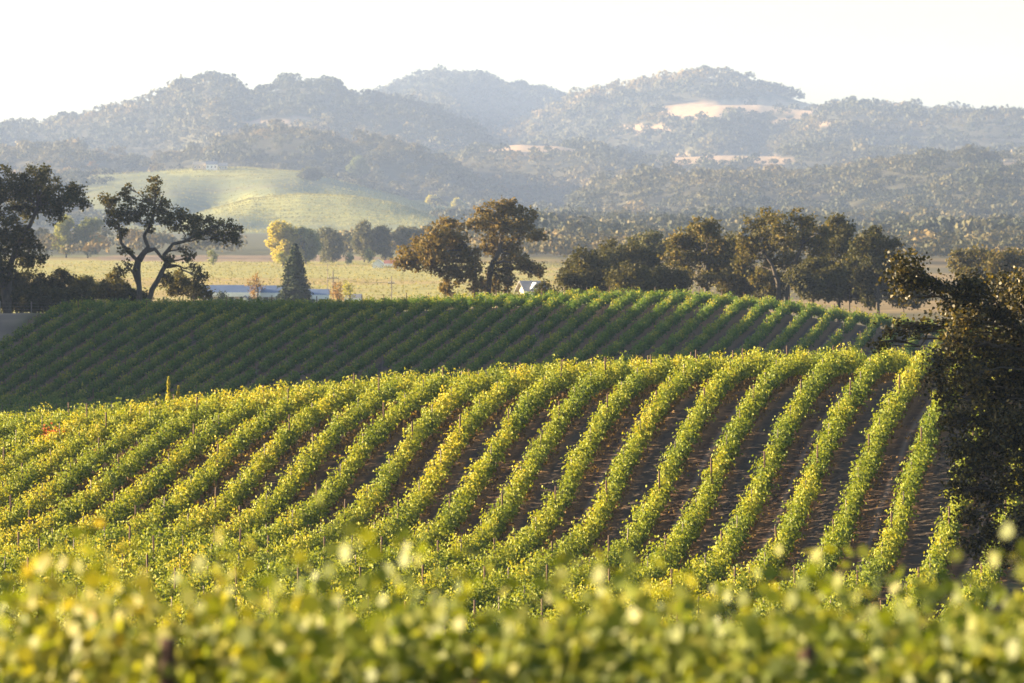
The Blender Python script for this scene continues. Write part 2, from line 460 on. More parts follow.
a = me.attributes.new('tilled', 'FLOAT', 'POINT'); a.data.foreach_set('value', soil.ravel().astype(np.float32))
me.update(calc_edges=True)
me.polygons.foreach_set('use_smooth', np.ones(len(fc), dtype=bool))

m, n, p = newmat('vineyard_and_hill_ground')
geo = node(n, 'ShaderNodeNewGeometry'); sep = node(n, 'ShaderNodeSeparateXYZ'); n.links.new(geo.outputs['Position'], sep.inputs[0])
def math_(op, a, b=None, c=None):
    x = node(n, 'ShaderNodeMath', operation=op)
    for i, q in enumerate((a, b, c)):
        if q is None: continue
        if isinstance(q, (int, float)): x.inputs[i].default_value = q
        else: n.links.new(q, x.inputs[i])
    return x.outputs[0]
def noise(scale, detail=4, vec=None):
    x = node(n, 'ShaderNodeTexNoise'); x.inputs['Scale'].default_value = scale; x.inputs['Detail'].default_value = detail
    n.links.new(vec or geo.outputs['Position'], x.inputs['Vector']); return x.outputs[0]
def mixrgb(f, a, b, bt='MIX'):
    x = node(n, 'ShaderNodeMix', data_type='RGBA', blend_type=bt)
    if isinstance(f, (int, float)): x.inputs[0].default_value = f
    else: n.links.new(f, x.inputs[0])
    for i, q in ((6, a), (7, b)):
        if isinstance(q, tuple): x.inputs[i].default_value = (*q, 1)
        else: n.links.new(q, x.inputs[i])
    return x.outputs[2]
# place across the rows, counted in rows
q = math_('DIVIDE', math_('SUBTRACT', X0, math_('SUBTRACT', sep.outputs[0], math_('MULTIPLY', sep.outputs[1], K))), DL)
n_f = noise(1.3, 6); n_c = noise(.22, 3); n_s = noise(9.0, 4)
qw = math_('ADD', q, math_('MULTIPLY', math_('SUBTRACT', n_c, .5), .12))
fr = math_('FRACT', qw)
half = math_('FRACT', math_('MULTIPLY', qw, .5))
odd = math_('GREATER_THAN', half, .5)
dist = math_('ABSOLUTE', math_('SUBTRACT', fr, .5))            # 0 mid aisle, .5 under the vines
under = math_('SMOOTH_MIN', 1.0, math_('MAXIMUM', math_('MULTIPLY', math_('SUBTRACT', dist, .22), 8.0), 0.0), .1)
trk = math_('MAXIMUM', math_('SUBTRACT', 1.0, math_('MULTIPLY', math_('ABSOLUTE', math_('SUBTRACT', fr, .56)), 11.0)), 0.0)
grey = ramp(n, n_f, [(.3, (.052, .040, .033)), (.7, (.098, .076, .062))])
brown = ramp(n, n_f, [(.3, (.055, .034, .026)), (.55, (.09, .056, .038)), (.75, (.18, .11, .06))])
aisle = mixrgb(odd, grey, brown)
aisle = mixrgb(math_('MULTIPLY', math_('MULTIPLY', trk, odd), .75), aisle, (.22, .165, .135))
straw = ramp(n, n_s, [(.35, (.10, .06, .036)), (.7, (.26, .155, .075))])
soilc = mixrgb(math_('MULTIPLY', under, .8), aisle, straw)
gc = node(n, 'ShaderNodeAttribute', attribute_name='ground_colour')
n_g = noise(.12, 8)
gcol = mixrgb(1.0, gc.outputs['Color'], ramp(n, n_g, [(.3, (.72, .72, .72)), (.7, (1.25, 1.25, 1.25))]), 'MULTIPLY')
ta = node(n, 'ShaderNodeAttribute', attribute_name='tilled')
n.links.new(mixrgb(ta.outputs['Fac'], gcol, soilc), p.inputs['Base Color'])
p.inputs['Roughness'].default_value = .95; p.inputs['Specular IOR Level'].default_value = .1
bmp = node(n, 'ShaderNodeBump'); bmp.inputs['Strength'].default_value = .5; bmp.inputs['Distance'].default_value = .12
n.links.new(math_('ADD', n_f, math_('MULTIPLY', n_s, .4)), bmp.inputs['Height']); n.links.new(bmp.outputs[0], p.inputs['Normal'])
tag(link('terrain', me, m), kind='structure')

# ------------------------------------------------------------------ haze
HX0, HX1, HY0, HY1, HZ0, HZ1 = -6100, 6100, -60, 11600, FLOOR - 8, 300
hm = bpy.data.materials.new('haze'); hm.use_nodes = True
hn = hm.node_tree
hn.nodes.remove(hn.nodes['Principled BSDF'])
pv = hn.nodes.new('ShaderNodeVolumePrincipled')
pv.inputs['Color'].default_value = (.45, .60, .97, 1)
pv.inputs['Density'].default_value = 0.60e-4
pv.inputs['Anisotropy'].default_value = 0.25
hn.links.new(pv.outputs[0], hn.nodes['Material Output'].inputs['Volume'])
b = MB(); b.box((HX0, HY0, HZ0), (HX1, HY1, HZ1))
tag(b.build('haze', hm), kind='stuff')

# ------------------------------------------------------------------ vine rows
ORD = ['zeroth', 'first', 'second', 'third', 'fourth', 'fifth', 'sixth', 'seventh', 'eighth', 'ninth', 'tenth', 'eleventh', 'twelfth', 'thirteenth', 'fourteenth', 'fifteenth', 'sixteenth', 'seventeenth', 'eighteenth', 'nineteenth', 'twentieth']
TENS = {2: ('twentieth', 'twenty'), 3: ('thirtieth', 'thirty'), 4: ('fortieth', 'forty'), 5: ('fiftieth', 'fifty')}
def ordinal(k):
    if k <= 20: return ORD[k]
    t, o = divmod(k, 10)
    return TENS[t][0] if o == 0 else TENS[t][1] + '-' + ORD[o]

def canopy(px, py, gzv, dirv, per_shoot, size, tint0, tip_sun=.3, h=(1.05, 2.0), tmpl=QUAD, spread=.16, droop=.3, side=.16, base_h=.62, vine=0):
    """Leaves along shoots that rise from the cordon. px, py, gzv: one entry per shoot."""
    ns = len(px)
    side_v = np.array([dirv[1], -dirv[0], 0.0]); along = np.array([dirv[0], dirv[1], 0.0])
    vig = .5 + .9 * (vnoise(px * .55, py * .55, 61) - .5) + .5 * (vnoise(px * .13, py * .13, 63) - .5)
    top = h[0] + (h[1] - h[0]) * np.clip(.35 + .55 * vig + rng.normal(0, .17, ns), .15, 1.25)
    if vine: top = h[0] * .8 + (top - h[0] * .8) * (.80 + .2 * np.cos(2 * math.pi * (py / vine + vnoise(px * .2, py * .2, 66) * .5)))
    fl = rng.random(ns) < droop
    lean = rng.normal(0, side, ns) + np.where(fl, rng.choice([-1, 1], ns) * rng.uniform(.25, .5, ns), 0)
    la = rng.normal(0, .18, ns)
    t = rng.random((ns, per_shoot)) ** .95
    base = base_h + rng.normal(0, .08, (ns, 1))
    hgt = base + (top[:, None] - base) * t
    hgt = np.where(fl[:, None], base + (top[:, None] - base) * np.sin(t * 2.4) * .62 - .1 * t, hgt)
    s = lean[:, None] * t + rng.normal(0, spread, (ns, per_shoot))
    l = la[:, None] * t + rng.normal(0, spread * .8, (ns, per_shoot))
    root = np.stack([px, py, gzv], -1)[:, None, :]
    c = root + side_v * s[..., None] + along * l[..., None] + np.array([0, 0, 1.0]) * hgt[..., None]
    nrm = unit(ns * per_shoot) * .75 + np.array([0, 0, .5]) + side_v * np.sign(s.reshape(-1, 1) + 1e-6) * .7
    sz = size * rng.uniform(.7, 1.25, ns * per_shoot) * (1.1 - .35 * t.ravel())
    tn = np.clip(tint0 + rng.normal(0, .12, ns * per_shoot) + tip_sun * (t.ravel() - .5) + np.repeat((vnoise(px * .3 + 50, py * .3, 67) - .5) * .5, per_shoot), 0, 1)  # leaves turn yellower toward shoot tops, standing in for sun on the tips
    return leaf_verts(c.reshape(-1, 3), nrm, sz, tmpl), tn

# shared pieces (origin at the foot)
def post_mesh(h, r0, name):
    b = MB(); b.tube([(0, 0, -.3), (0, 0, h * .5), (.01, 0, h)], [r0, r0, r0 * .95], 7)
    me = b.mesh(name); return me
def trunk_mesh(seed, name):
    q = random.Random(seed); b = MB()
    pts = [(0, 0, -.1)] + [(q.uniform(-.04, .04), q.uniform(-.04, .04), .85 * k / 4) for k in range(1, 5)]
    b.tube(pts, [.05, .042, .036, .036, .04], 6)
    for s_ in (-1, 1):      # the two cordon arms
        b.tube([pts[-1], (s_ * .15 * K, s_ * .15, .9), (s_ * .8 * K, s_ * .8, .88 + q.uniform(-.03, .03))], [.035, .03, .018], 5)
    me = b.mesh(name); me.materials.append(M_VINEWOOD); return me
POST = post_mesh(1.92, .045, 'post'); POST.materials.append(M_POST)
STAKE = post_mesh(1.72, .026, 'stake'); STAKE.materials.append(M_STEEL)
TRUNKS = [trunk_mesh(i, 'trunk') for i in range(4)]
POST_DARK = post_mesh(1.92, .05, 'dark_post'); POST_DARK.materials.append(noisy_mat('dark_red_brown_post', (.035, .016, .010), (.075, .034, .022), 8, .9, .3, stretch=(1, 1, .15)))

dirn = np.array([K, 1.0]); dirn = dirn / np.linalg.norm(dirn)
def row_line(xr, y0, y1, step):
    y = np.arange(y0, y1, step); return xr + K * y, y

n_near = 0
def vine_row(xr, y0, y1, name, label, group, near=True):
    """One trellised row: canopy, posts and (near) the vine trunks, on the line x = xr + K*y."""
    ys = np.linspace(y0, y1, 200); xs = xr + K * ys
    g = ground(xs, ys); u, v = to_uv(xs, ys, g + 1.0)
    ok = (u > -110) & (u < 1130)
    if not ok.any(): return None
    y0, y1 = ys[ok].min(), ys[ok].max()
    if y1 - y0 < 6: return None
    root = empty(name, (xr + K * y0, y0, gz(xr + K * y0, y0)))
    tag(root, label, 'vine row', group)
    off = np.array(root.location)
    step = .145 if near else .21
    y = np.arange(y0, y1, step) + rng.uniform(-.06, .06, len(np.arange(y0, y1, step)))
    x = xr + K * y + rng.normal(0, .07, len(y))
    if not near:      # gaps where vines are missing
        keep = vnoise(y * .23, x * 0 + xr, 91) > .13; x, y = x[keep], y[keep]
    gg = ground(x, y)
    if near:
        left = np.clip((12 - (xr + K * y)) / 45.0, 0, 1)
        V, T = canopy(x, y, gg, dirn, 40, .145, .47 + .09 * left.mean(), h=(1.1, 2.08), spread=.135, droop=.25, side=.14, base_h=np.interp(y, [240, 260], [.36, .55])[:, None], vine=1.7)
    else:
        V, T = canopy(x, y, gg, dirn, 20, .23, .44, tip_sun=.85, h=(1.0, 1.98), spread=.165, droop=.15, side=.13, base_h=.45, vine=1.7)
    me = fast_mesh('canopy', V - off, 4, T)
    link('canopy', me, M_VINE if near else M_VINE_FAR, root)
    for k, yp in enumerate(np.arange(math.ceil(y0 / 6) * 6, y1, 6.0 if near else 8.0)):
        xp = xr + K * yp; zp = gz(xp, yp)
        o = bpy.data.objects.new('post', POST if k % 3 == 0 else STAKE); COL.objects.link(o); o.parent = root
        o.location = (xp - off[0], yp - off[1], zp - off[2]); o.rotation_euler = (random.gauss(0, .02), random.gauss(0, .02), random.random() * 6)
        if k % 3 == 0: o.scale = (1, 1, random.uniform(1.0, 1.12))
    if near:
        yt = np.arange(y0, y1, 1.7); xt = xr + K * yt; zt = ground(xt, yt)
        ut, vt = to_uv(xt, yt, zt + .5)
        vis = (ut > -5) & (ut < 1030) & (yt > 205) & (yt < 284)
        for i in np.where(vis)[0]:
            o = bpy.data.objects.new('trunk', TRUNKS[i % 4]); COL.objects.link(o); o.parent = root
            o.location = (xt[i] - off[0] + random.gauss(0, .03), yt[i] - off[1] + random.gauss(0, .1), zt[i] - off[2])
            o.rotation_euler = (0, 0, random.choice([0, math.pi]) + random.gauss(0, .06))
    return root

for r in range(-4, 24):
    if r >= 0: lab = 'sunlit vine row on the near slope, %s row left of the dark oak' % ordinal(r + 1)
    else: lab = 'sunlit vine row partly behind the dark oak, %s row counted rightward into its leaves' % ordinal(-r)
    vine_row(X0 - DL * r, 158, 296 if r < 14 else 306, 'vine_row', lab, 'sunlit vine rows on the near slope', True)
k = 0
for r in range(3, 50):
    xr = X0 - DL * r
    y1 = 570.0
    if xr + K * 500 < -56: continue
    yb = min(y1, (50.5 * -1 - xr) / K if xr + K * y1 < -50.5 else y1) if False else y1
    k += 1
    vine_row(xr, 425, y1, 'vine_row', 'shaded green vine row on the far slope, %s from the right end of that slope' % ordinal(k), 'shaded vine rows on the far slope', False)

# ------------------------------------------------------------------ trees
def limb(b, p0, p1, r0, r1, seed, sag=.12, n=6):
    q = random.Random(seed); p0 = np.array(p0); p1 = np.array(p1); L = np.linalg.norm(p1 - p0)
    pts = []; rad = []
    for i in range(n + 1):
        t = i / n; p = p0 * (1 - t) + p1 * t
        w = math.sin(math.pi * t) * L * sag
        p = p + np.array([q.uniform(-1, 1), q.uniform(-1, 1), q.uniform(-.3, 1)]) * w * .6
        pts.append(p); rad.append(r0 * (1 - t) + r1 * t)
    b.tube(pts, rad, 6)
    return pts

def blob_leaves(blobs, leaf, dens, cl_r, per, tint, up=.35, fill=.35):
    """Leaf clumps spread through ellipsoids: (centre, (rx, ry, rz))."""
    cs = []; ns = []
    for c, rr in blobs:
        c = np.array(c); rr = np.array(rr)
        area = (rr[0] * rr[1] * rr[2]) ** (2 / 3.0) * 12.0
        ncl = max(4, int(dens * area / (cl_r * cl_r)))
        d = unit(ncl); rad = np.where(rng.random(ncl) < fill, rng.random(ncl) ** .5, rng.uniform(.78, 1.08, ncl))
        cc = c + d * rr * rad[:, None]
        pts = cc[:, None, :] + rng.normal(size=(ncl, per, 3)) * cl_r * np.array([.52, .52, .44])
        cs.append(pts.reshape(-1, 3))
        nn = unit(ncl * per) * .9 + np.repeat(d, per, 0) * .55 + np.array([0, 0, up])
        ns.append(nn)
    c = np.concatenate(cs); nrm = np.concatenate(ns)
    sz = leaf * rng.uniform(.65, 1.35, len(c))
    tn = np.clip(tint + rng.normal(0, .2, len(c)), 0, 1)
    return c, nrm, sz, tn

def tree(name, label, d, base_uv, blobs_uv, mat, leaf=.28, dens=.5, cl_r=.6, per=26, tint=.45, trunk_r=.3, stems=None, group=None, fill=.35, seed=0, cat='tree', tmpl=QUAD, depth=.9, limbs=True, sink=None, limb_r=.2):
    """A tree standing at distance d: trunk foot below base_uv on the ground, crown lobes at (u, v, radius in px[, depth shift])."""
    s = d / F
    q = random.Random(seed + int(base_uv[0]))
    bx = (base_uv[0] - 512) * s
    foot = np.array([bx, d, gz(bx, d)])
    if sink is not None: foot[2] = ray(base_uv[0], sink, d)[2]
    root = empty(name, foot); tag(root, label, cat, group)
    blobs = []
    for t in blobs_uv:
        u, v, r = t[:3]
        dz = t[3] if len(t) > 3 else q.uniform(-1, 1) * 26 * depth
        c = ray(u, v, d) + np.array([0, dz * s, 0]) - foot
        asp = t[4] if len(t) > 4 else .85
        blobs.append((c, (r * s, r * s * .95, r * s * asp)))
    c, nrm, sz, tn = blob_leaves(blobs, leaf, dens, cl_r, per, tint, fill=fill)
    link('crown', fast_mesh('crown', leaf_verts(c, nrm, sz, tmpl), len(tmpl), tn), mat, root)
    b = MB()
    if stems is None: stems = [[(base_uv[0], None), (base_uv[0] + q.uniform(-3, 3), np.mean([t[1] for t in blobs_uv]) + 6)]]
    tips = []
    for st in stems:
        pts = []
        for i, (u, v) in enumerate(st):
            pts.append(ray(u, v, d) - foot if v is not None else np.array([(u - base_uv[0]) * s, 0, -.3]))
        fine = []
        for i in range(len(pts) - 1):
            for k_ in range(3):
                t = k_ / 3.0; fine.append(pts[i] * (1 - t) + pts[i + 1] * t + np.array([q.gauss(0, .05), q.gauss(0, .2), 0]) * (1 if i or k_ else 0) * trunk_r)
        fine.append(pts[-1])
        nn = len(fine); rad = [trunk_r * (1.25 if i == 0 else 1 - .62 * i / nn) for i in range(nn)]
        b.tube(fine, rad, 8); tips.append((fine, rad))
    b.build('trunk', M_BARK, root, True)
    if limbs:
        for j, (cc, rr) in enumerate(blobs):
            b = MB(); best = None
            for fine, rad in tips:
                for i, p in enumerate(fine[len(fine) // 3:]):
                    dd = np.linalg.norm(cc - p) + (2.0 * rr[0] if p[2] > cc[2] + .2 else 0)
                    if best is None or dd < best[0]: best = (dd, p, rad[i + len(fine) // 3])
            _, p, r0 = best
            r0 = min(r0, limb_r * 1.6)
            mid = limb(b, p, cc, r0 * .6, .03, seed * 31 + j, n=8)
            for k_ in range(5):
                e = cc + np.array(unit(1)[0]) * np.array(rr) * .9
                limb(b, mid[-2 - k_ % 3], e, r0 * .25 + .01, .012, seed * 77 + j * 5 + k_, n=4)
            b.build('limb', M_BARK, root, True)
    return root

# oaks and thickets along the far crest, left to right
tree('oak_tree', 'dark oak cut by the left edge of the photo, reaching over the dirt road', 575, (8, 300),
     [(-30,190,32),(0,183,22),(36,180,14),(45,190,16),(62,200,14),(78,193,11),(25,205,18),(-10,225,30),(15,240,20),(30,255,16),(-25,262,30),(55,212,11),(84,205,6),(5,272,16),(44,172,7),(20,190,12)],
     M_OAK_DARK, leaf=.26, cl_r=.52, dens=.36, trunk_r=.42, stems=[[(8,None),(10,265),(18,245),(30,225),(38,207)],[(8,None),(0,260),(-10,230),(-20,200)]], seed=1)
tree('oak_tree', 'twisted oak with two bare dark stems and open crown, left of the blue-roofed barns', 570, (142, 296),
     [(155,181,6),(157,189,6),(148,197,9),(128,188,5),(126,197,7),(112,203,9),(118,213,12),(133,212,13),(148,210,9),(104,197,5),(162,204,8),(166,214,11),(178,220,13),(192,226,11),(204,220,9),(215,230,11),(228,236,10),(236,240,7),(228,224,5),(198,235,8),(122,232,6),(110,225,6),(190,258,6),(196,268,6),(202,278,7),(183,250,5),(128,250,6),(126,268,7),(172,262,7),(165,277,7),(150,226,7),(238,229,4)],
     M_OAK_DARK, leaf=.24, cl_r=.46, dens=.29, trunk_r=.34, tint=.62, stems=[[(141,None),(139,285),(134,272),(137,260),(128,251),(121,243),(119,228)],[(141,None),(138,270),(139,258),(148,247),(144,236),(152,222),(155,205)],[(143,None),(152,290),(160,276),(166,263),(164,255),(173,244),(186,241),(200,232)],[(139,260),(146,251),(155,249),(163,259)]], seed=2, fill=.25)
tree('shrub', 'dark rounded thicket under the left edge oak beside the dirt road', 585, (62, 300), [(62,282,13),(48,290,12),(78,288,9),(30,285,16),(10,290,16)], M_OAK_DARK, leaf=.24, dens=.8, cl_r=.5, trunk_r=.1, seed=3, cat='shrub', limbs=False)
for i_, (u_, lab_) in enumerate(((14, 'low dark shrub at the far left beside the dirt road'), (44, 'low dark shrub right at the top end of the dirt road'), (74, 'low dark shrub at the vine ends below the olive green shrub'), (128, 'low dark brush around the left foot of the twisted oak'))):
    tree('shrub', lab_, 578, (u_, 306), [(u_ - 12, 298, 9), (u_, 296, 10), (u_ + 12, 299, 9), (u_ - 6, 304, 9), (u_ + 8, 305, 9)], M_OAK_DARK, leaf=.24, dens=.7, tint=.4, cl_r=.45, trunk_r=.08, seed=100 + i_, cat='shrub', limbs=False)
tree('shrub', 'olive green shrub between the dark thicket and the twisted oak', 590, (86, 300), [(86,284,9),(80,291,9),(95,289,8)], M_GREY, leaf=.22, dens=.8, cl_r=.45, trunk_r=.08, seed=4, cat='shrub', limbs=False)
tree('shrub', 'brownish shrub at the left foot of the twisted oak', 582, (113, 300), [(112,284,10),(104,292,9),(122,290,9),(116,275,6)], M_OAK_OLIVE, leaf=.22, dens=.7, cl_r=.45, trunk_r=.08, seed=5, cat='shrub', limbs=False)
tree('shrub', 'brownish shrub at the right foot of the twisted oak', 582, (182, 300), [(172,286,10),(185,287,10),(196,291,8),(204,293,7),(180,277,6)], M_OAK_OLIVE, leaf=.22, dens=.7, cl_r=.45, trunk_r=.08, seed=6, cat='shrub', limbs=False)
tree('oak_tree', 'big rust and green oak standing alone in the middle of the far crest', 645, (476, 302),
     [(410,257,13),(424,247,13),(420,264,11),(438,236,13),(432,252,15),(447,224,9),(446,243,14),(442,262,13),(452,277,12),(447,290,7),(458,234,12),(465,252,13),(470,268,12),(478,285,10),(478,222,11),(488,212,10),(502,208,10),(515,210,10),(527,216,8),(497,224,13),(512,228,13),(525,232,10),(537,236,8),(493,243,12),(508,250,12),(520,262,11),(532,268,8),(541,272,6),(500,270,12),(505,284,10),(490,286,9),(400,262,7)],
     M_OAK_BROWN, leaf=.3, cl_r=.58, dens=.4, trunk_r=.45, tint=.58, stems=[[(476,None),(475,280),(474,262),(466,246),(455,235)],[(482,None),(490,270),(500,250),(503,225)]], seed=7)
tree('oak_tree', 'low dark green bushy oak just right of the grey-roofed house', 610, (588, 300), [(585,258,11),(574,270,12),(595,268,13),(565,281,10),(585,282,14),(606,278,12),(600,288,12)], M_OAK_OLIVE, leaf=.28, dens=.75, tint=.3, trunk_r=.25, seed=8)
tree('oak_tree', 'short flat-topped dark oak between the low bushy oak and a taller brown one', 640, (640, 300), [(620,262,11),(636,254,11),(652,260,12),(630,275,14),(652,277,13),(616,282,11),(640,288,12),(664,284,10)], M_OAK_DARK, leaf=.3, dens=.7, tint=.6, trunk_r=.3, seed=9)
tree('broadleaf_tree', 'pale olive tree top rising behind the short dark oak', 760, (645, 290), [(640,243,9),(652,240,10),(664,247,8),(628,252,8),(646,254,10)], M_GREY, leaf=.34, dens=.6, tint=.45, trunk_r=.3, seed=10)
tree('oak_tree', 'rounded yellow-brown oak left of the broad twin-topped oak', 615, (705, 300), [(700,224,9),(688,234,11),(710,232,11),(678,246,11),(698,245,14),(718,246,11),(672,258,9),(690,262,13),(712,262,12),(728,262,8),(684,278,10),(706,280,10),(726,279,9)], M_OAK_OLIVE, leaf=.3, dens=.5, tint=.62, trunk_r=.32, seed=11)
tree('oak_tree', 'broad brown oak with two tops, tallest on the crest right of the house', 610, (785, 300), [(768,217,9),(755,228,11),(778,224,11),(745,242,11),(765,241,14),(785,240,13),(750,258,10),(740,268,9),(800,216,8),(808,226,10),(822,230,10),(803,241,12),(820,246,12),(775,260,12),(797,262,12),(816,264,11),(758,276,9),(800,281,9),(774,282,8)], M_OAK_OLIVE, leaf=.3, dens=.4, tint=.62, trunk_r=.34, stems=[[(780,None),(778,282),(772,265),(762,248)],[(787,None),(788,280),(795,262),(803,244)]], seed=12)
tree('oak_tree', 'dark oak filling the gap right of the twin-topped oak', 625, (838, 305), [(838,222,8),(830,234,10),(846,232,9),(836,250,12),(852,248,9),(830,268,11),(848,268,11),(838,284,10),(854,287,9)], M_OAK_OLIVE, leaf=.3, dens=.7, tint=.35, trunk_r=.3, seed=13)
tree('oak_tree', 'dense blackish oak at the right end of the crest trees', 600, (878, 312), [(872,237,10),(862,247,11),(880,248,12),(894,244,7),(858,262,11),(876,265,14),(892,262,10),(866,282,12),(884,284,12),(900,280,9),(896,297,9),(872,298,10)], M_OAK_DARK, leaf=.28, dens=.8, tint=.45, trunk_r=.3, seed=14)
tree('oak_tree', 'hazy brown oak partly behind the dark foreground oak at the right edge', 720, (985, 300), [(962,262,12),(978,258,12),(995,262,12),(1012,258,12),(970,276,13),(990,278,13),(1010,276,14),(1030,268,14)], M_OAK_OLIVE, leaf=.32, dens=.6, tint=.6, trunk_r=.3, seed=15)

for i_, (u_, w_, v_, lab_) in enumerate(((632, 24, 280, 'low dark shrub under the short dark oak on the crest'), (668, 20, 278, 'dark shrub filling the gap below the rounded yellow-brown oak'), (735, 22, 276, 'dark shrub between the rounded oak and the oak with two tops'), (765, 20, 280, 'brownish shrub at the left foot of the oak with two tops'), (815, 26, 277, 'dark shrub under the right half of the oak with two tops'), (850, 24, 280, 'dark shrub beneath the oak in the gap right of the two tops'), (905, 22, 285, 'dark shrub closing the right end of the crest trees'), (545, 12, 288, 'small brown shrub beside the right end of the grey-roofed house'))):
    if i_ < 7: w_ *= 1.18; v_ -= 5
    tree('shrub', lab_, 600 + 9 * (i_ % 4), (u_, 302), [(u_ - w_ * .55, v_ + 6, w_ * .42), (u_, v_, w_ * .5), (u_ + w_ * .5, v_ + 5, w_ * .42), (u_ - w_ * .2, v_ + 14, w_ * .5), (u_ + w_ * .35, v_ + 15, w_ * .5)], M_OAK_OLIVE, leaf=.26, dens=.6, tint=.3, cl_r=.5, trunk_r=.1, seed=60 + i_, cat='shrub', limbs=False)
tree('oak_tree', 'dark oak half hidden behind the gap left of the oak with two tops', 668, (735, 302), [(733,244,11),(724,254,10),(744,256,11),(734,266,12),(722,274,9),(746,276,10)], M_OAK_OLIVE, leaf=.3, dens=.6, tint=.35, trunk_r=.3, seed=17)
tree('oak_tree', 'dark hazy oak standing behind the short flat-topped oak', 690, (612, 302), [(612,250,10),(602,258,9),(624,254,9),(612,264,12),(600,272,9),(626,272,9)], M_OAK_OLIVE, leaf=.3, dens=.6, tint=.3, trunk_r=.3, seed=18)
# the big dark oak at the right, much nearer
tree('oak_tree', 'dark nearer oak at the right edge, leaves hanging over the sunlit rows', 165, (1062, 600),
     [(906,266,15,-10),(914,280,11,-6),(898,278,10,-8),(905,292,9,-8),(923,277,8,-10),(938,288,9,-10),(886,332,6,-16),(901,327,8,-14),(917,326,8,-12),(933,322,7,-12),(877,342,5,-16),(962,296,19,-12),(975,285,15,-8),(948,305,12,-10),(960,318,16),(985,310,18),(1005,290,18),(1030,290,30),(1015,320,26),
      (950,340,14),(975,345,22),(1010,355,28),(1040,370,40),(960,372,16),(985,385,22),(1015,400,28),(952,398,11),(975,415,20),(1005,430,26),(1040,430,40),(968,447,17),(992,460,20),(1020,470,28),(955,425,9),(975,485,15),(1000,500,18),(965,515,11),(1025,520,26),(985,535,14),(1010,555,18),(1045,560,30),(955,470,7),(945,360,8),(946,385,13),(940,362,11),(948,420,11),(951,448,11),(958,490,11),(968,545,11)],
     M_OAK_NEAR, leaf=.125, cl_r=.34, dens=1.05, per=24, trunk_r=.2, tint=.56, limb_r=.028, stems=[[(1062,None),(1062,520),(1060,450),(1050,380),(1040,330)],[(1062,None),(1060,480),(1050,430),(1035,390),(1020,330)]], seed=16, tmpl=OAKL, fill=.5, depth=2.4)

# conifer by the barns
def conifer(label, d, u, v_top, v_base, w, mat, group=None):
    s = d / F; x = (u - 512) * s
    foot = np.array([x, d, gz(x, d)]); root = empty('conifer_tree', foot); tag(root, label, 'tree', group)
    H = ray(u, v_top, d)[2] - foot[2]
    b = MB(); b.tube([(0, 0, -.3), (0, 0, H * .5), (0, 0, H * .97)], [.28, .16, .03], 8); b.build('trunk', M_BARK, root, True)
    cs = []; ns = []
    for t in np.linspace(.05, 1, 46):
        r = (1 - t) ** .75 * w * .5 * s * 1.06 + .1; nb = max(5, int(16 * (1 - t) + 5))
        for k_ in range(nb):
            a = random.random() * 6.28; L = r * random.uniform(.7, 1.12)
            tt = rng.random((26, 1)) ** .6
            p = np.c_[math.cos(a) * L * tt, math.sin(a) * L * tt, H * t - L * .28 * tt] + rng.normal(0, .16, (26, 3))
            cs.append(p); ns.append(unit(26) + np.array([math.cos(a) * .6, math.sin(a) * .6, .5]))
    c = np.concatenate(cs); nn = np.concatenate(ns)
    link('crown', fast_mesh('crown', leaf_verts(c, nn, .42 * rng.uniform(.6, 1.3, len(c))), 4, rng.random(len(c))), mat, root)
    return root
conifer('dark pointed conifer standing in front of the blue-roofed barns', 1040, 295, 245, 300, 43, M_CONIFER)

# trees of the valley floor
def vt(label, u, v_top, v_base, w, mat, d=None, name='broadleaf_tree', tint=.5, seed=0, lobes=7, cat='tree', group=None, leaf=.55):
    if d is None: d = min(FLOOR / (ray(u, v_base, 1.0)[2]), 1960)
    q = random.Random(seed * 13 + int(u)); h = v_base - v_top
    bl = []
    for i in range(lobes):
        t = (i + .5) / lobes
        v = v_top + h * (.16 + .66 * t); k_ = .5 + .5 * math.sin(math.pi * (.2 + .65 * t))
        bl.append((u + q.uniform(-.33, .33) * w * k_, v, max(2.0, w * .24 * q.uniform(.8, 1.2)), q.uniform(-.3, .3) * w))
    bl.append((u, v_top + w * .2, w * .2, 0))
    return tree(name, label, d, (u, v_base), bl, mat, leaf=leaf, dens=.55, cl_r=.9, per=16, tint=tint, trunk_r=.3, seed=seed, cat=cat, limbs=(h > 14), group=group)
vt('bright yellow-green tree on the valley floor behind the conifer', 285, 221, 264, 36, M_YELLOW, seed=1, tint=.95, lobes=10)
vt('grey-green half of the tree clump touching the bright yellow-green tree', 306, 227, 264, 32, M_PALE, seed=2, tint=.5, lobes=9)
vt('round grey tree right of the yellow-green tree clump', 333, 229, 263, 32, M_GREY, seed=3, lobes=9)
vt('tall grey-brown tree in the line left of the big rust oak', 364, 220, 262, 26, M_GREY, seed=4, tint=.55, lobes=9)
vt('second tall grey tree close behind the small white-gabled house', 385, 225, 262, 24, M_GREY, seed=5, tint=.45, lobes=8)
vt('wide hazy tree above the small white-gabled house', 408, 226, 262, 30, M_GREY, seed=6, tint=.6, lobes=9)
vt('hazy tree showing left of the crown of the big rust oak', 430, 228, 262, 26, M_GREY, seed=7, tint=.5, lobes=8)
vt('small pale green upright bush left of the small white-gabled house', 368, 250, 263, 9, M_PALE, seed=8, cat='bush', name='bush', lobes=4)
vt('pale shrub beside the left corner of the small white-gabled house', 350, 254, 264, 8, M_PALE, seed=9, cat='bush', name='bush', lobes=4, tint=.7)
vt('yellow bush at the foot of the bright yellow-green tree', 282, 252, 267, 12, M_YELLOW, seed=10, cat='bush', name='bush', lobes=4)
vt('pale yellow-green tree seen between the left edge oak and the twisted oak', 66, 215, 258, 28, M_YELLOW, seed=11, tint=.25, lobes=9)
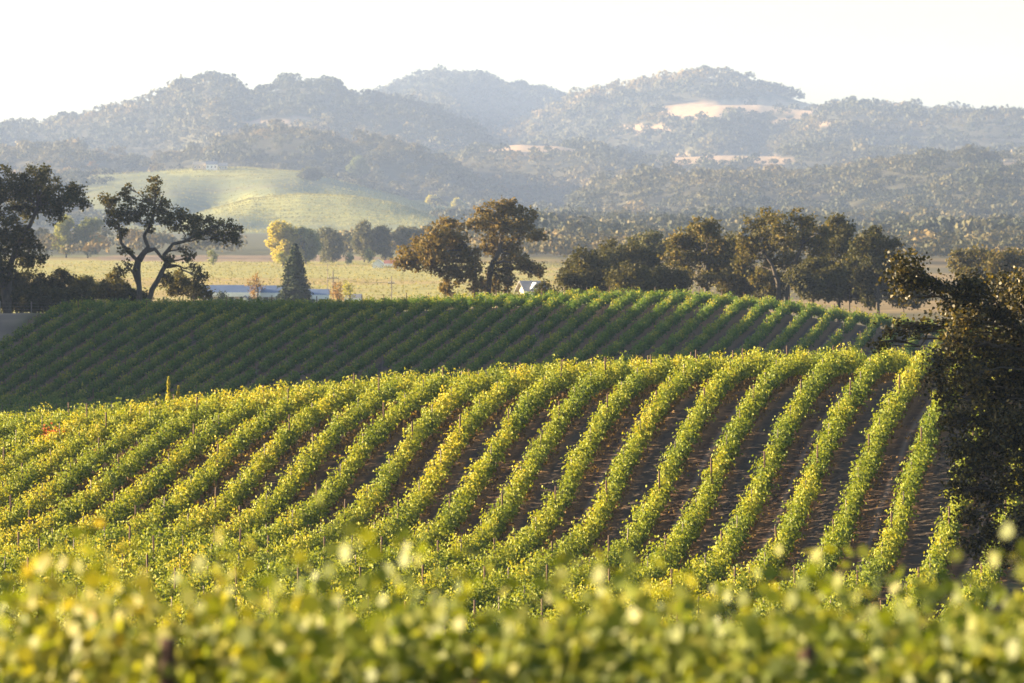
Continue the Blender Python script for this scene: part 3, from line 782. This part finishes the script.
vt('pale green tree just left of the twisted oak, beside another pale tree', 88, 217, 258, 30, M_PALE, seed=12, tint=.6, lobes=9)
vt('small pale green bush under the right arm of the twisted oak', 213, 250, 265, 9, M_PALE, seed=13, cat='bush', name='bush', lobes=4, tint=.7)
vt('rusty leafless-looking shrub in front of the blue barn roofs', 256, 274, 302, 15, M_ORANGE, d=1000, seed=14, cat='bush', name='bush', lobes=5, tint=.4, leaf=.3)
vt('orange shrub right of the conifer by the end barn', 339, 284, 302, 18, M_ORANGE, d=1000, seed=15, cat='bush', name='bush', lobes=5, tint=.6, leaf=.3)
vt('yellow-green shrub beside the orange shrub right of the conifer', 349, 283, 302, 10, M_YELLOW, d=1010, seed=16, cat='bush', name='bush', lobes=4, leaf=.3)
vt('small dark tree against the wall of the long blue-roofed barn', 222, 291, 306, 12, M_CONIFER, d=1040, seed=17, cat='bush', name='bush', lobes=4, leaf=.3)

# ------------------------------------------------------------------ hillside woods
def surf(u, v, d0=2100, d1=11000):
    """Where the line of sight at u, v meets the hills."""
    dd = np.geomspace(d0, d1, 1400)
    dv = v - 341.5; cp_, sp_ = math.cos(PITCH), math.sin(PITCH); yk = F * cp_ - dv * sp_
    x = (u - 512) / yk * dd; z = (-F * sp_ - dv * cp_) / yk * dd
    g = ground(x, dd); h = np.where(g >= z)[0]
    return None if len(h) == 0 else (x[h[0]], dd[h[0]], g[h[0]])

def crown_template(n, seed):
    r = np.random.default_rng(seed)
    lob = [(np.zeros(3), 1.0)] + [(np.array([math.cos(a), math.sin(a), r.uniform(-.1, .6)]) * r.uniform(.45, .75), r.uniform(.4, .62)) for a in r.uniform(0, 6.28, 5)]
    P = []; N = []
    for i in range(n):
        c, s_ = lob[r.integers(len(lob))] if i % 3 else lob[0]
        d = r.normal(size=3); d /= np.linalg.norm(d); d[2] = abs(d[2]) * .9 - .25
        P.append(c + d * s_ * r.uniform(.75, 1.08)); N.append(d + r.normal(size=3) * .45)
    return np.array(P), np.array(N)
TEMPL = [crown_template(64, i) for i in range(6)]; TEMPL_FINE = [crown_template(120, i) for i in range(6)]

def wood(name, cx, cyy, size, tint, label=None, mat=None, fine=False):
    """Many crowns as one woodland mesh."""
    zz = ground(cx, cyy); VS = []; TS = []
    for k_ in range(6):
        s_ = np.arange(len(cx)) % 6 == k_
        if not s_.any(): continue
        P, N = (TEMPL_FINE if fine else TEMPL)[k_]; n_ = len(P); q = s_.sum()
        a = rng.uniform(0, 6.28, q); ca, sa = np.cos(a), np.sin(a)
        rot = lambda A: np.stack([ca[:, None] * A[None, :, 0] - sa[:, None] * A[None, :, 1], sa[:, None] * A[None, :, 0] + ca[:, None] * A[None, :, 1], np.repeat(A[None, :, 2], q, 0)], -1)
        sc = size[s_][:, None, None]; asp = rng.uniform(.85, 1.25, q)
        C = rot(P) * sc; C[..., 2] *= asp[:, None]
        C += np.stack([cx[s_], cyy[s_], zz[s_] + size[s_] * .85 * asp], -1)[:, None, :]
        VS.append(leaf_verts(C.reshape(-1, 3), rot(N).reshape(-1, 3), np.repeat(size[s_] * (.25 if fine else .34), n_) * rng.uniform(.6, 1.3, q * n_)))
        TS.append(np.clip(np.repeat(tint[s_], n_) + rng.normal(0, .1, q * n_), 0, 1))
    o = link(name, fast_mesh(name, np.concatenate(VS), 4, np.concatenate(TS)), mat or M_WOODLAND)
    return tag(o, label, 'woodland', kind='stuff')

# sample the terrain sheet by its woodland share
flatW = WOOD.ravel(); pick = []
from_x, from_y = XX.ravel(), YY.ravel(); from_u = UU.ravel()
cell = np.abs(np.gradient(XX, axis=1) * np.gradient(YY, axis=0)).ravel()
inside = (from_u > -260) & (from_u < 1290) & (from_y > 1980) & (from_y < 9700) & (flatW > .3)
clump = fbm(from_x / 55.0, from_y / 55.0, 51)
slope_ = np.hypot(np.gradient(ZZ, axis=0) / np.gradient(YY, axis=0), np.gradient(ZZ, axis=1) / np.maximum(np.gradient(XX, axis=1), 1e-3)).ravel()
prob = cell * (1 + 4 * np.clip(slope_, 0, 1)) * flatW * inside * np.clip((clump - .25) * 4, .35, 1) / np.clip(from_y / 2600.0, 1, 4) ** .9
prob = prob / prob.sum()
NT = 40000
ii = rng.choice(len(prob), NT, p=prob)
tx = from_x[ii] + rng.normal(0, 6, NT); ty = from_y[ii] + rng.normal(0, 14, NT)
tsize = np.clip(rng.lognormal(1.5, .36, NT), 2.4, 10) * np.clip(ty / 5600.0, 1, 1.5)
ttint = np.clip(.36 + (fbm(tx / 260, ty / 260, 57) - .5) * 1.7 + rng.normal(0, .13, NT), 0, 1)
left = (512 + F * tx / ty) < 520
b_ = left & (ty < 5150); wood('hillside_woodland', tx[b_], ty[b_], tsize[b_], ttint[b_], 'oak woods on the lower left hills right behind the vineyard knoll', fine=True)
b_ = left & (ty >= 5150) & (ty < 7000); wood('hillside_woodland', tx[b_], ty[b_], tsize[b_], ttint[b_], 'hazy oak woods climbing to the top of the left hills')
b_ = ~left & (ty < 5150); wood('hillside_woodland', tx[b_], ty[b_], tsize[b_], ttint[b_], 'oak woods on the nearer right hillside above the crest trees', fine=True)
b_ = ~left & (ty >= 5150) & (ty < 7000); wood('hillside_woodland', tx[b_], ty[b_], tsize[b_], ttint[b_], 'paler woods on the right hills around the dry grass patches')
b_ = ty >= 7000; wood('hillside_woodland', tx[b_], ty[b_], tsize[b_], ttint[b_], 'bluish woods on the farthest ridge against the sky')
# woodland belt at the foot of the hills
NB = 620
bu = np.r_[rng.uniform(470, 1120, 480), rng.uniform(-120, 240, 80), rng.uniform(330, 470, 60)]
by = np.r_[rng.uniform(1750, 2150, 480), rng.uniform(1900, 2300, 80), rng.uniform(1880, 2300, 60)]
wood('valley_woodland', (bu - 512) / F * by, by, rng.uniform(3.2, 6.4, NB), np.clip(.62 + rng.normal(0, .22, NB), 0, 1), 'grey-brown belt of trees at the foot of the hills', fine=True)

# vines of the knoll and of the valley field, far too small to count
NK = 28000
pk = cell * KNOLL.ravel() * (from_u > -60) * (.25 + KLIT.ravel()) * (from_u < 560); pk = pk / pk.sum()
ii = rng.choice(len(pk), NK, p=pk); kx = from_x[ii] + rng.normal(0, 3, NK); ky = from_y[ii] + rng.normal(0, 5, NK)
kx = np.round((kx - .35 * ky) / 4.2) * 4.2 + .35 * ky + rng.normal(0, .3, NK)
c = np.stack([kx, ky, ground(kx, ky) + .8], -1)
o = link('distant_vines', fast_mesh('distant_vines', leaf_verts(c, unit(NK) + np.array([0, -.4, .5]), rng.uniform(.7, 1.15, NK)), 4, np.clip(rng.normal(.4, .2, NK), 0, 1)), M_FIELD)
tag(o, 'green and yellow vineyard rows covering the low knoll on the left', 'vineyard', kind='stuff')
NK = 16000
ky = rng.uniform(1180, 1800, NK); kx = rng.uniform(-.125, .06, NK) * ky
ky = np.round(ky / 9.0) * 9.0 + rng.normal(0, .5, NK)
c = np.stack([kx, ky, ground(kx, ky) + .8], -1)
o = link('distant_vines', fast_mesh('distant_vines', leaf_verts(c, unit(NK) + np.array([0, -.4, .5]), rng.uniform(.3, .5, NK)), 4, np.clip(rng.normal(.6, .25, NK), 0, 1)), M_FIELD)
tag(o, 'yellowing vineyard field on the flat valley floor beyond the barns', 'vineyard', kind='stuff')

# hill trees that stand out one by one
def ht(label, u, v_top, v_base, w, mat, tint=.5, seed=0, lobes=6, name='broadleaf_tree', cat='tree'):
    h = surf(u, v_base)
    if h is None:
        for vv_ in range(int(v_base), int(v_base) + 14):
            h = surf(u, vv_)
            if h is not None: break
    if h is None: return
    x, d, g = h
    v0 = to_uv(x, d, g)[1]
    hh_ = v0 - v_top; q = random.Random(seed)
    bl = [(u, v_top + .34 * hh_, .27 * w, 0), (u - .3 * w, v_top + .58 * hh_, .24 * w, 2), (u + .3 * w, v_top + .54 * hh_, .25 * w, -2), (u - .14 * w, v_top + .42 * hh_, .25 * w, -3), (u + .16 * w, v_top + .62 * hh_, .27 * w, 3), (u - .05 * w, v_top + .74 * hh_, .28 * w, 1)]
    bl = [(a_ + q.uniform(-.07, .07) * w, b_ + q.uniform(-.05, .05) * hh_, c_, d_) for a_, b_, c_, d_ in bl]
    tree(name, label, d, (u, v0), bl, mat, leaf=1.1, dens=.5, cl_r=1.5, per=16, tint=tint, trunk_r=.4, seed=seed, cat=cat, limbs=False)
ht('orange autumn tree at the left end of the knoll', 93, 160, 172, 11, M_ORANGE, seed=31, lobes=5)
ht('left one of two bright yellow trees on the slope above the big rust oak', 433, 195, 205, 13, M_YELLOW, seed=32, lobes=5, tint=.8)
ht('right one of two bright yellow trees on the slope above the big rust oak', 458, 196, 212, 14, M_YELLOW, seed=33, lobes=6, tint=.75)
ht('bushy tree capping the summit of the highest right ridge', 705, 64, 76, 16, M_GREY, seed=34, tint=.3)
ht('leftmost tall tree of the clump standing on the right skyline', 853, 92, 107, 13, M_GREY, seed=35, tint=.4)
ht('middle tree of the clump standing on the right skyline', 868, 95, 108, 11, M_GREY, seed=36, tint=.4)
ht('rightmost small tree of the clump standing on the right skyline', 883, 98, 109, 10, M_GREY, seed=37, tint=.4)
ht('big dark tree clump on the brow of the right hill, its left half', 968, 146, 166, 26, M_OAK_DARK, seed=38, tint=.6, lobes=8)
ht('big dark tree clump on the brow of the right hill, its right half', 988, 150, 166, 20, M_OAK_DARK, seed=39, tint=.6, lobes=7)
ht('lone round tree standing up from the brow left of the dark hill clump', 875, 146, 160, 14, M_GREY, seed=40, tint=.4)
ht('dark round tree at the right edge of the knoll vineyard', 310, 168, 180, 22, M_GREY, seed=41, tint=.3)
ht('pale tall tree right of the dark round tree on the knoll', 358, 152, 182, 20, M_PALE, seed=42, tint=.4, lobes=8)

# ------------------------------------------------------------------ buildings
def gable(name, label, d, u0, u1, v_ridge, v_eave, depth, roof_m, wall_m, cat='house', rz=0.0, over=.6, windows=0, door=False, group=None, fascia=True, along=True, floor_z=None):
    """A ridge-roofed building whose long side faces the camera."""
    s = d / F; L = (u1 - u0) * s; x = ((u0 + u1) / 2 - 512) * s
    g = gz(x, d) if floor_z is None else floor_z
    root = empty(name, (x, d, g), rz); tag(root, label, cat, group)
    zr = ray(0, v_ridge, d)[2] - g; ze = ray(0, v_eave, d)[2] - g; D = depth / 2
    b = MB(); b.box((-L / 2 + over, -D + over, -.6), (L / 2 - over, D - over, ze + .02))
    if along:
        for sx in (-1, 1):
            x_ = sx * (L / 2 - over); b.add([(x_, -D + over, ze + .02), (x_, D - over, ze + .02), (x_, 0, zr - .12)], [(0, 1, 2)])
    b.build('wall', wall_m, root)
    b = MB(); t = .14
    A = [(-L / 2, -D, ze - .05), (L / 2, -D, ze - .05), (L / 2, 0, zr), (-L / 2, 0, zr), (-L / 2, D, ze - .05), (L / 2, D, ze - .05)]
    if not along: A = [(-L / 2, -D, ze - .05), (-L / 2, D, ze - .05), (0, D, zr), (0, -D, zr), (L / 2, -D, ze - .05), (L / 2, D, ze - .05)]
    B = [(p[0], p[1], p[2] + t) for p in A]
    b.add(A + B, [(6, 7, 8, 9), (9, 8, 11, 10), (0, 3, 2, 1), (3, 4, 5, 2), (0, 1, 7, 6), (5, 4, 10, 11), (1, 2, 8, 7), (2, 5, 11, 8), (3, 0, 6, 9), (4, 3, 9, 10)])
    b.build('roof', roof_m, root)
    if not along:
        for sy in (-1, 1):
            b = MB(); y_ = sy * (D - over); b.add([(-L / 2 + over, y_, ze + .02), (L / 2 - over, y_, ze + .02), (0, y_, zr - .15)], [(0, 1, 2)])
            b.build('gable', wall_m, root)
    if fascia and along:
        b = MB(); b.box((-L / 2, -D - .1, ze - .75), (L / 2, -D - .003, ze + .16)); b.build('fascia', M_WHITE, root)
    for i in range(windows):
        wx = -L / 2 + over + (i + .5) * (L - 2 * over) / windows
        f = MB(); f.box((wx - .65, -D + over - .06, ze * .35), (wx + .65, -D + over + .02, ze * .78)); fo = f.build('window', M_WHITE, root)
        f = MB(); f.box((wx - .52, -D + over - .09, ze * .39), (wx + .52, -D + over - .063, ze * .74)); f.build('pane', M_GLASS, fo)
    if door:
        f = MB(); f.box((-.5, -D + over - .07, -.1), (.5, -D + over + .02, 2.1)); f.build('door', M_POST, root)
    return root
gable('farm_building', 'long low farm building with blue metal roof, leftmost of the three', 1100, 204, 262, 285.6, 292.6, 13, M_BLUEROOF, M_TAN, 'barn', windows=5)
gable('farm_building', 'middle blue-roofed farm building, half hidden by the dark conifer', 1106, 258, 300, 286, 293, 12, M_BLUEROOF, M_TAN, 'barn', windows=3)
gable('farm_building', 'right blue-roofed farm building showing right of the conifer', 1112, 296, 330, 289.6, 295, 12, M_BLUEROOF, M_WHITE, 'barn', windows=3)
gable('shed', 'small pale gabled shed in front of the long blue-roofed building', 1070, 238, 252, 296, 302, 5, M_GREYROOF, M_WHITE, 'shed', over=.3, along=False)
gable('shed', 'low grey shed roof peeping over the vines right of the orange shrub', 1060, 345, 362, 294.5, 299, 6, M_GREYROOF, M_WHITE, 'shed', over=.3)
h_ = gable('house', 'grey-roofed house with a white gable dormer, right of the big rust oak', 830, 519, 545, 281.5, 292, 9, M_GREYROOF, M_TAN, 'house', windows=3, door=True, rz=.18)
s = 830 / F; ze = ray(0, 292, 830)[2] - h_.location.z; zr = ray(0, 281.5, 830)[2] - h_.location.z
b = MB(); zb, zt, w_ = ze + .55, zr - .12, .95
b.add([(-w_, -3.7, zb), (w_, -3.7, zb), (0, -3.7, zt), (-w_, -.6, zb), (w_, -.6, zb), (0, -.6, zt)], [(0, 1, 2), (0, 2, 5, 3), (1, 4, 5, 2), (3, 5, 4)])
dm = b.build('dormer', M_WHITE, h_)
b = MB(); b.box((-.3, -3.78, zb + .15), (.3, -3.704, zb + .65)); b.build('window', M_GLASS, dm)
gable('house', 'small white-gabled house at the far edge of the valley field', 1690, 372, 384, 259.5, 264, 8, M_WHITE, M_WHITE, 'house', over=.3, along=False)
gable('shed', 'low red-roofed shed beside the small white-gabled house', 1700, 384, 397, 260.5, 264, 8, M_REDROOF, M_TAN, 'shed', over=.3)
for lab, u0, u1, vr, vb, rm, wm in (('tan-roofed house on the top of the knoll, left of the one with a chimney', 193, 207, 161.5, 165, M_TAN, M_TAN), ('pale house with chimney on the top of the knoll', 206, 218, 161, 164.5, M_GREYROOF, M_WHITE), ('small grey hut right of the pale house on the knoll', 219, 228, 163, 166, M_GREYROOF, M_TAN)):
    hh = surf((u0 + u1) / 2, 170)
    if hh is not None:
        d_ = hh[1] - 5
        o = gable('house', lab, d_, u0, u1, vr, vb, 9, rm, wm, 'house', over=.4, fascia=False, windows=3)
        if 'chimney' in lab:
            z_ = ray(0, vr, d_)[2] - o.location.z
            b = MB(); b.box((1.2, -.5, z_ - .6), (2.2, .5, z_ + 1.5)); b.build('chimney', M_TAN, o)

# ------------------------------------------------------------------ poles, fence, odd plants
def pole(label, u, v_top, d, arm=None, r=.13, mat=M_POLE, name='utility_pole'):
    x = (u - 512) / F * d; g = gz(x, d); H = ray(u, v_top, d)[2] - g
    root = empty(name, (x, d, g)); tag(root, label, 'pole')
    b = MB(); b.tube([(0, 0, -.5), (0, 0, H * .5), (0, 0, H)], [r, r * .9, r * .75], 8); b.build('shaft', mat, root)
    if arm:
        b = MB(); b.box((-arm, -.07, H - 1.6), (arm, -r * .8, H - 1.42)); a_ = b.build('crossarm', mat, root)
        for k_ in (-.9, -.45, .45, .9):
            b = MB(); b.tube([(k_ * arm, -.1, H - 1.42), (k_ * arm, -.1, H - 1.2)], .06, 6); b.build('insulator', M_WHITE, a_)
    return root, x, g, H
p1 = pole('utility pole with crossarm and transformer right of the conifer', 333, 271, 1085, arm=1.1, r=.17)
b = MB(); b.tube([(.42, 0, p1[3] - 3.4), (.42, 0, p1[3] - 2.3)], .27, 10); b.build('transformer', M_STEEL, p1[0])
p2 = pole('thin pale pole left of the utility pole with the transformer', 327.5, 264, 1120, r=.08, mat=M_STEEL, name='thin_pole')
p3 = pole('bare utility pole with a short crossarm left of the big rust oak', 391.5, 276, 1085, arm=.7, r=.13)
pole('short thin post right of the transformer pole', 338.5, 278, 1088, r=.07, name='thin_pole')
b = MB()
for k_ in (-.9, .9):
    A = np.array([p1[1] + k_ * 1.1, 1085, p1[2] + p1[3] - 1.2]); B = np.array([p3[1] + k_ * .7, 1085, p3[2] + p3[3] - 1.2])
    b.tube([A * (1 - t) + B * t + np.array([0, 0, -.7 * math.sin(math.pi * t)]) for t in np.linspace(0, 1, 9)], .018, 4)
tag(b.build('power_line', M_STEEL), 'pair of thin wires strung between the two utility poles', 'wire')

fr_ = empty('wire_fence', (-56, 556, gz(-56, 556))); tag(fr_, 'post and wire fence behind the dirt road at the left edge', 'fence')
FX = [-66, -62.5, -59, -55.6, -52.3, -49.2]
for fx in FX:
    b = MB(); yb_ = 556 + (fx + 56) * .25; b.tube([(0, 0, -.3), (0, 0, 1.35)], .07, 7)
    o = b.build('post', M_POLE, fr_); o.location = (fx + 56, yb_ - 556, gz(fx, yb_) - fr_.location.z)
for hz in (.45, .8, 1.15):
    b = MB(); b.tube([(fx + 56, (fx + 56) * .25, gz(fx, 556 + (fx + 56) * .25) - fr_.location.z + hz) for fx in FX], .012, 4); b.build('wire', M_STEEL, fr_)

def shoot_plant(label, u, v_top, v_base, d, r, lean, name, mat):
    x = (u - 512) / F * d; g = gz(x, d); H = ray(u, v_top, d)[2] - g
    root = empty(name, (x, d, g)); tag(root, label, 'plant')
    b = MB(); b.tube([(0, 0, 0), (lean * .5, 0, H * .5), (lean, 0, H * .97)], [.03, .02, .008], 6); b.build('stem', M_VINEWOOD, root)
    n_ = 260; t = rng.uniform(.2, 1, n_); rr = r * (.12 + 1.3 * (1 - t)) * (1 + .5 * np.sin(t * 23))
    a_ = rng.uniform(0, 6.28, n_); q = rng.random(n_) ** .5
    c = np.stack([lean * t + np.cos(a_) * rr * q, np.sin(a_) * rr * q, H * t], -1)
    link('foliage', fast_mesh('foliage', leaf_verts(c, unit(n_) + np.stack([np.cos(a_), np.sin(a_), a_ * 0 + .3], -1), rng.uniform(.1, .2, n_)), 4, rng.uniform(.5, 1, n_)), mat, root)
shoot_plant('narrow pale yellow plant standing straight up from the left near crest', 168, 377, 405, 279, .2, .02, 'upright_plant', M_YELLOW)
shoot_plant('short leaning pale plant just right of the narrow upright one', 174, 386, 405, 279, .14, .25, 'leaning_plant', M_YELLOW)

# red leaves on one vine at the far left of the near slope
xq, yq = (52 - 512) / F * 270, 270.0; root = empty('red_vine', (xq, yq, gz(xq, yq)))
tag(root, 'single vine with red autumn leaves among the yellow rows at far left', 'vine')
V, T = canopy(rng.normal(0, .3, 9), rng.normal(0, .5, 9), np.zeros(9) + .05, dirn, 22, .15, .5, h=(1.2, 2.1))
link('foliage', fast_mesh('foliage', V, 4, T), M_REDLEAF, root)
o = bpy.data.objects.new('trunk', TRUNKS[0]); COL.objects.link(o); o.parent = root

# dry weeds along the aisles
NW = 60000
rr_ = rng.integers(-4, 22, NW); wy = rng.uniform(200, 285, NW)
odd_ = (rr_ % 2) != 0
fr2 = np.where(odd_ & (rng.random(NW) < .55), rng.uniform(.1, .9, NW), rng.choice([-1, 1], NW) * rng.uniform(.0, .2, NW))
wx = X0 - DL * (rr_ + fr2) + K * wy
kp = vnoise(wx * .9, wy * .5, 71) > .5; wx, wy = wx[kp], wy[kp]
NU = 42000
rr_ = rng.integers(-4, 22, NU); uy = rng.uniform(185, 288, NU); ux = X0 - DL * rr_ + K * uy + rng.normal(0, .13, NU)
hz_ = ground(ux, uy) + rng.uniform(.02, .36, NU)
c = np.r_[np.stack([wx, wy, ground(wx, wy) + .07], -1), np.stack([ux, uy, hz_], -1)]
nn = unit(len(c)); nn[:, 2] *= .3
o = link('dry_weeds', fast_mesh('dry_weeds', leaf_verts(c, nn, np.r_[rng.uniform(.05, .15, len(wx)), rng.uniform(.1, .24, NU)]), 4, rng.random(len(c)) * np.r_[np.ones(len(wx)), np.full(NU, .6)]), M_WEEDS)
tag(o, 'dry straw and weeds lying between the sunlit vine rows', 'weeds', kind='stuff')

# ------------------------------------------------------------------ vines right in front of the camera
fd = np.array([-.6, .8])
FGN = 8
for j in range(FGN):
    c0 = -7.4 + 2.35 * j                     # where the row crosses y = 31
    yv = np.arange(28.6, 39.5, .062); yv = yv + rng.uniform(-.03, .03, len(yv))
    xv = c0 - .75 * (yv - 31) + rng.normal(0, .1, len(yv))
    k_ = np.abs(xv) < 5.2; xv, yv = xv[k_], yv[k_]
    if len(yv) < 25: continue
    y0 = yv.min(); x0 = c0 - .75 * (y0 - 31)
    root = empty('vine_row', (x0, y0, gz(x0, y0)))
    tag(root, 'blurred foreground vine row along the bottom edge, %s from the left' % ordinal(j + 1), 'vine row', 'blurred vine rows in the foreground')
    off = np.array(root.location)
    V, T = canopy(xv, yv, ground(xv, yv), fd, 31, .12, .42, h=(1.1, 2.15 + .045 * (j - 3)), tmpl=VINE, spread=.14, droop=.3, side=.2, vine=1.5)
    link('canopy', fast_mesh('canopy', V - off, 12, T), M_VINE_FG, root)
    for k_, py in enumerate({2: [29.5, 34.5], 4: [30.8, 36.0]}.get(j, np.arange(y0 + 2.2 + .3 * (j % 3), yv.max(), 4.5))):
        px = c0 - .75 * (py - 31)
        o = bpy.data.objects.new('post', POST_DARK); COL.objects.link(o); o.parent = root
        if k_ == 0 and j in (2, 4): px -= .4; py -= .3
        o.location = (px - off[0], py - off[1], gz(px, py) - off[2]); o.scale = (1.0, 1.0, .69 if j in (2, 4) else .58)
    for k_, py in enumerate(np.arange(y0 + .4, yv.max(), 1.5)):
        px = c0 - .75 * (py - 31)
        o = bpy.data.objects.new('trunk', TRUNKS[k_ % 4]); COL.objects.link(o); o.parent = root
        o.location = (px - off[0], py - off[1], gz(px, py) - off[2]); o.rotation_euler = (0, 0, .78)

# ------------------------------------------------------------------ unseen wood added on the shading hill left of the far slope
NS = 290
sx_ = -121 + rng.normal(0, 10, NS); sy_ = rng.uniform(442, 596, NS)
k_ = (512 + F * (sx_ + 7) / sy_ < -95); sx_, sy_ = sx_[k_], sy_[k_]
wood('hillside_woodland', sx_, sy_, rng.uniform(3.5, 5.5, len(sx_)), np.clip(.3 + rng.normal(0, .2, len(sx_)), 0, 1), 'oak wood on the rise beyond the left end of the far slope')

# unseen oaks added left of the dip to shade the lower part of the dark oak
for i_, (ox, oy, ot) in enumerate(((-27, 169, 3.6), (-31, 177, 4.6), (-34, 163, 4.4))):
    u_, v_ = to_uv(ox, oy, ot)
    s_px = F / oy
    tree('oak_tree', ['tall oak out of the photo on the left, nearest the sunlit rows', 'tall oak out of the photo on the left, middle one', 'tall oak out of the photo on the left, nearest the camera'][i_], oy, (u_, 560),
         [(u_, v_ + 70, 95), (u_ - 80, v_ + 150, 100), (u_ + 70, v_ + 150, 90), (u_, v_ + 240, 110), (u_ - 60, v_ + 320, 90), (u_ + 60, v_ + 330, 90)], M_OAK_DARK, leaf=.3, cl_r=.7, dens=1.0, trunk_r=.4, seed=90 + i_, depth=2.0)
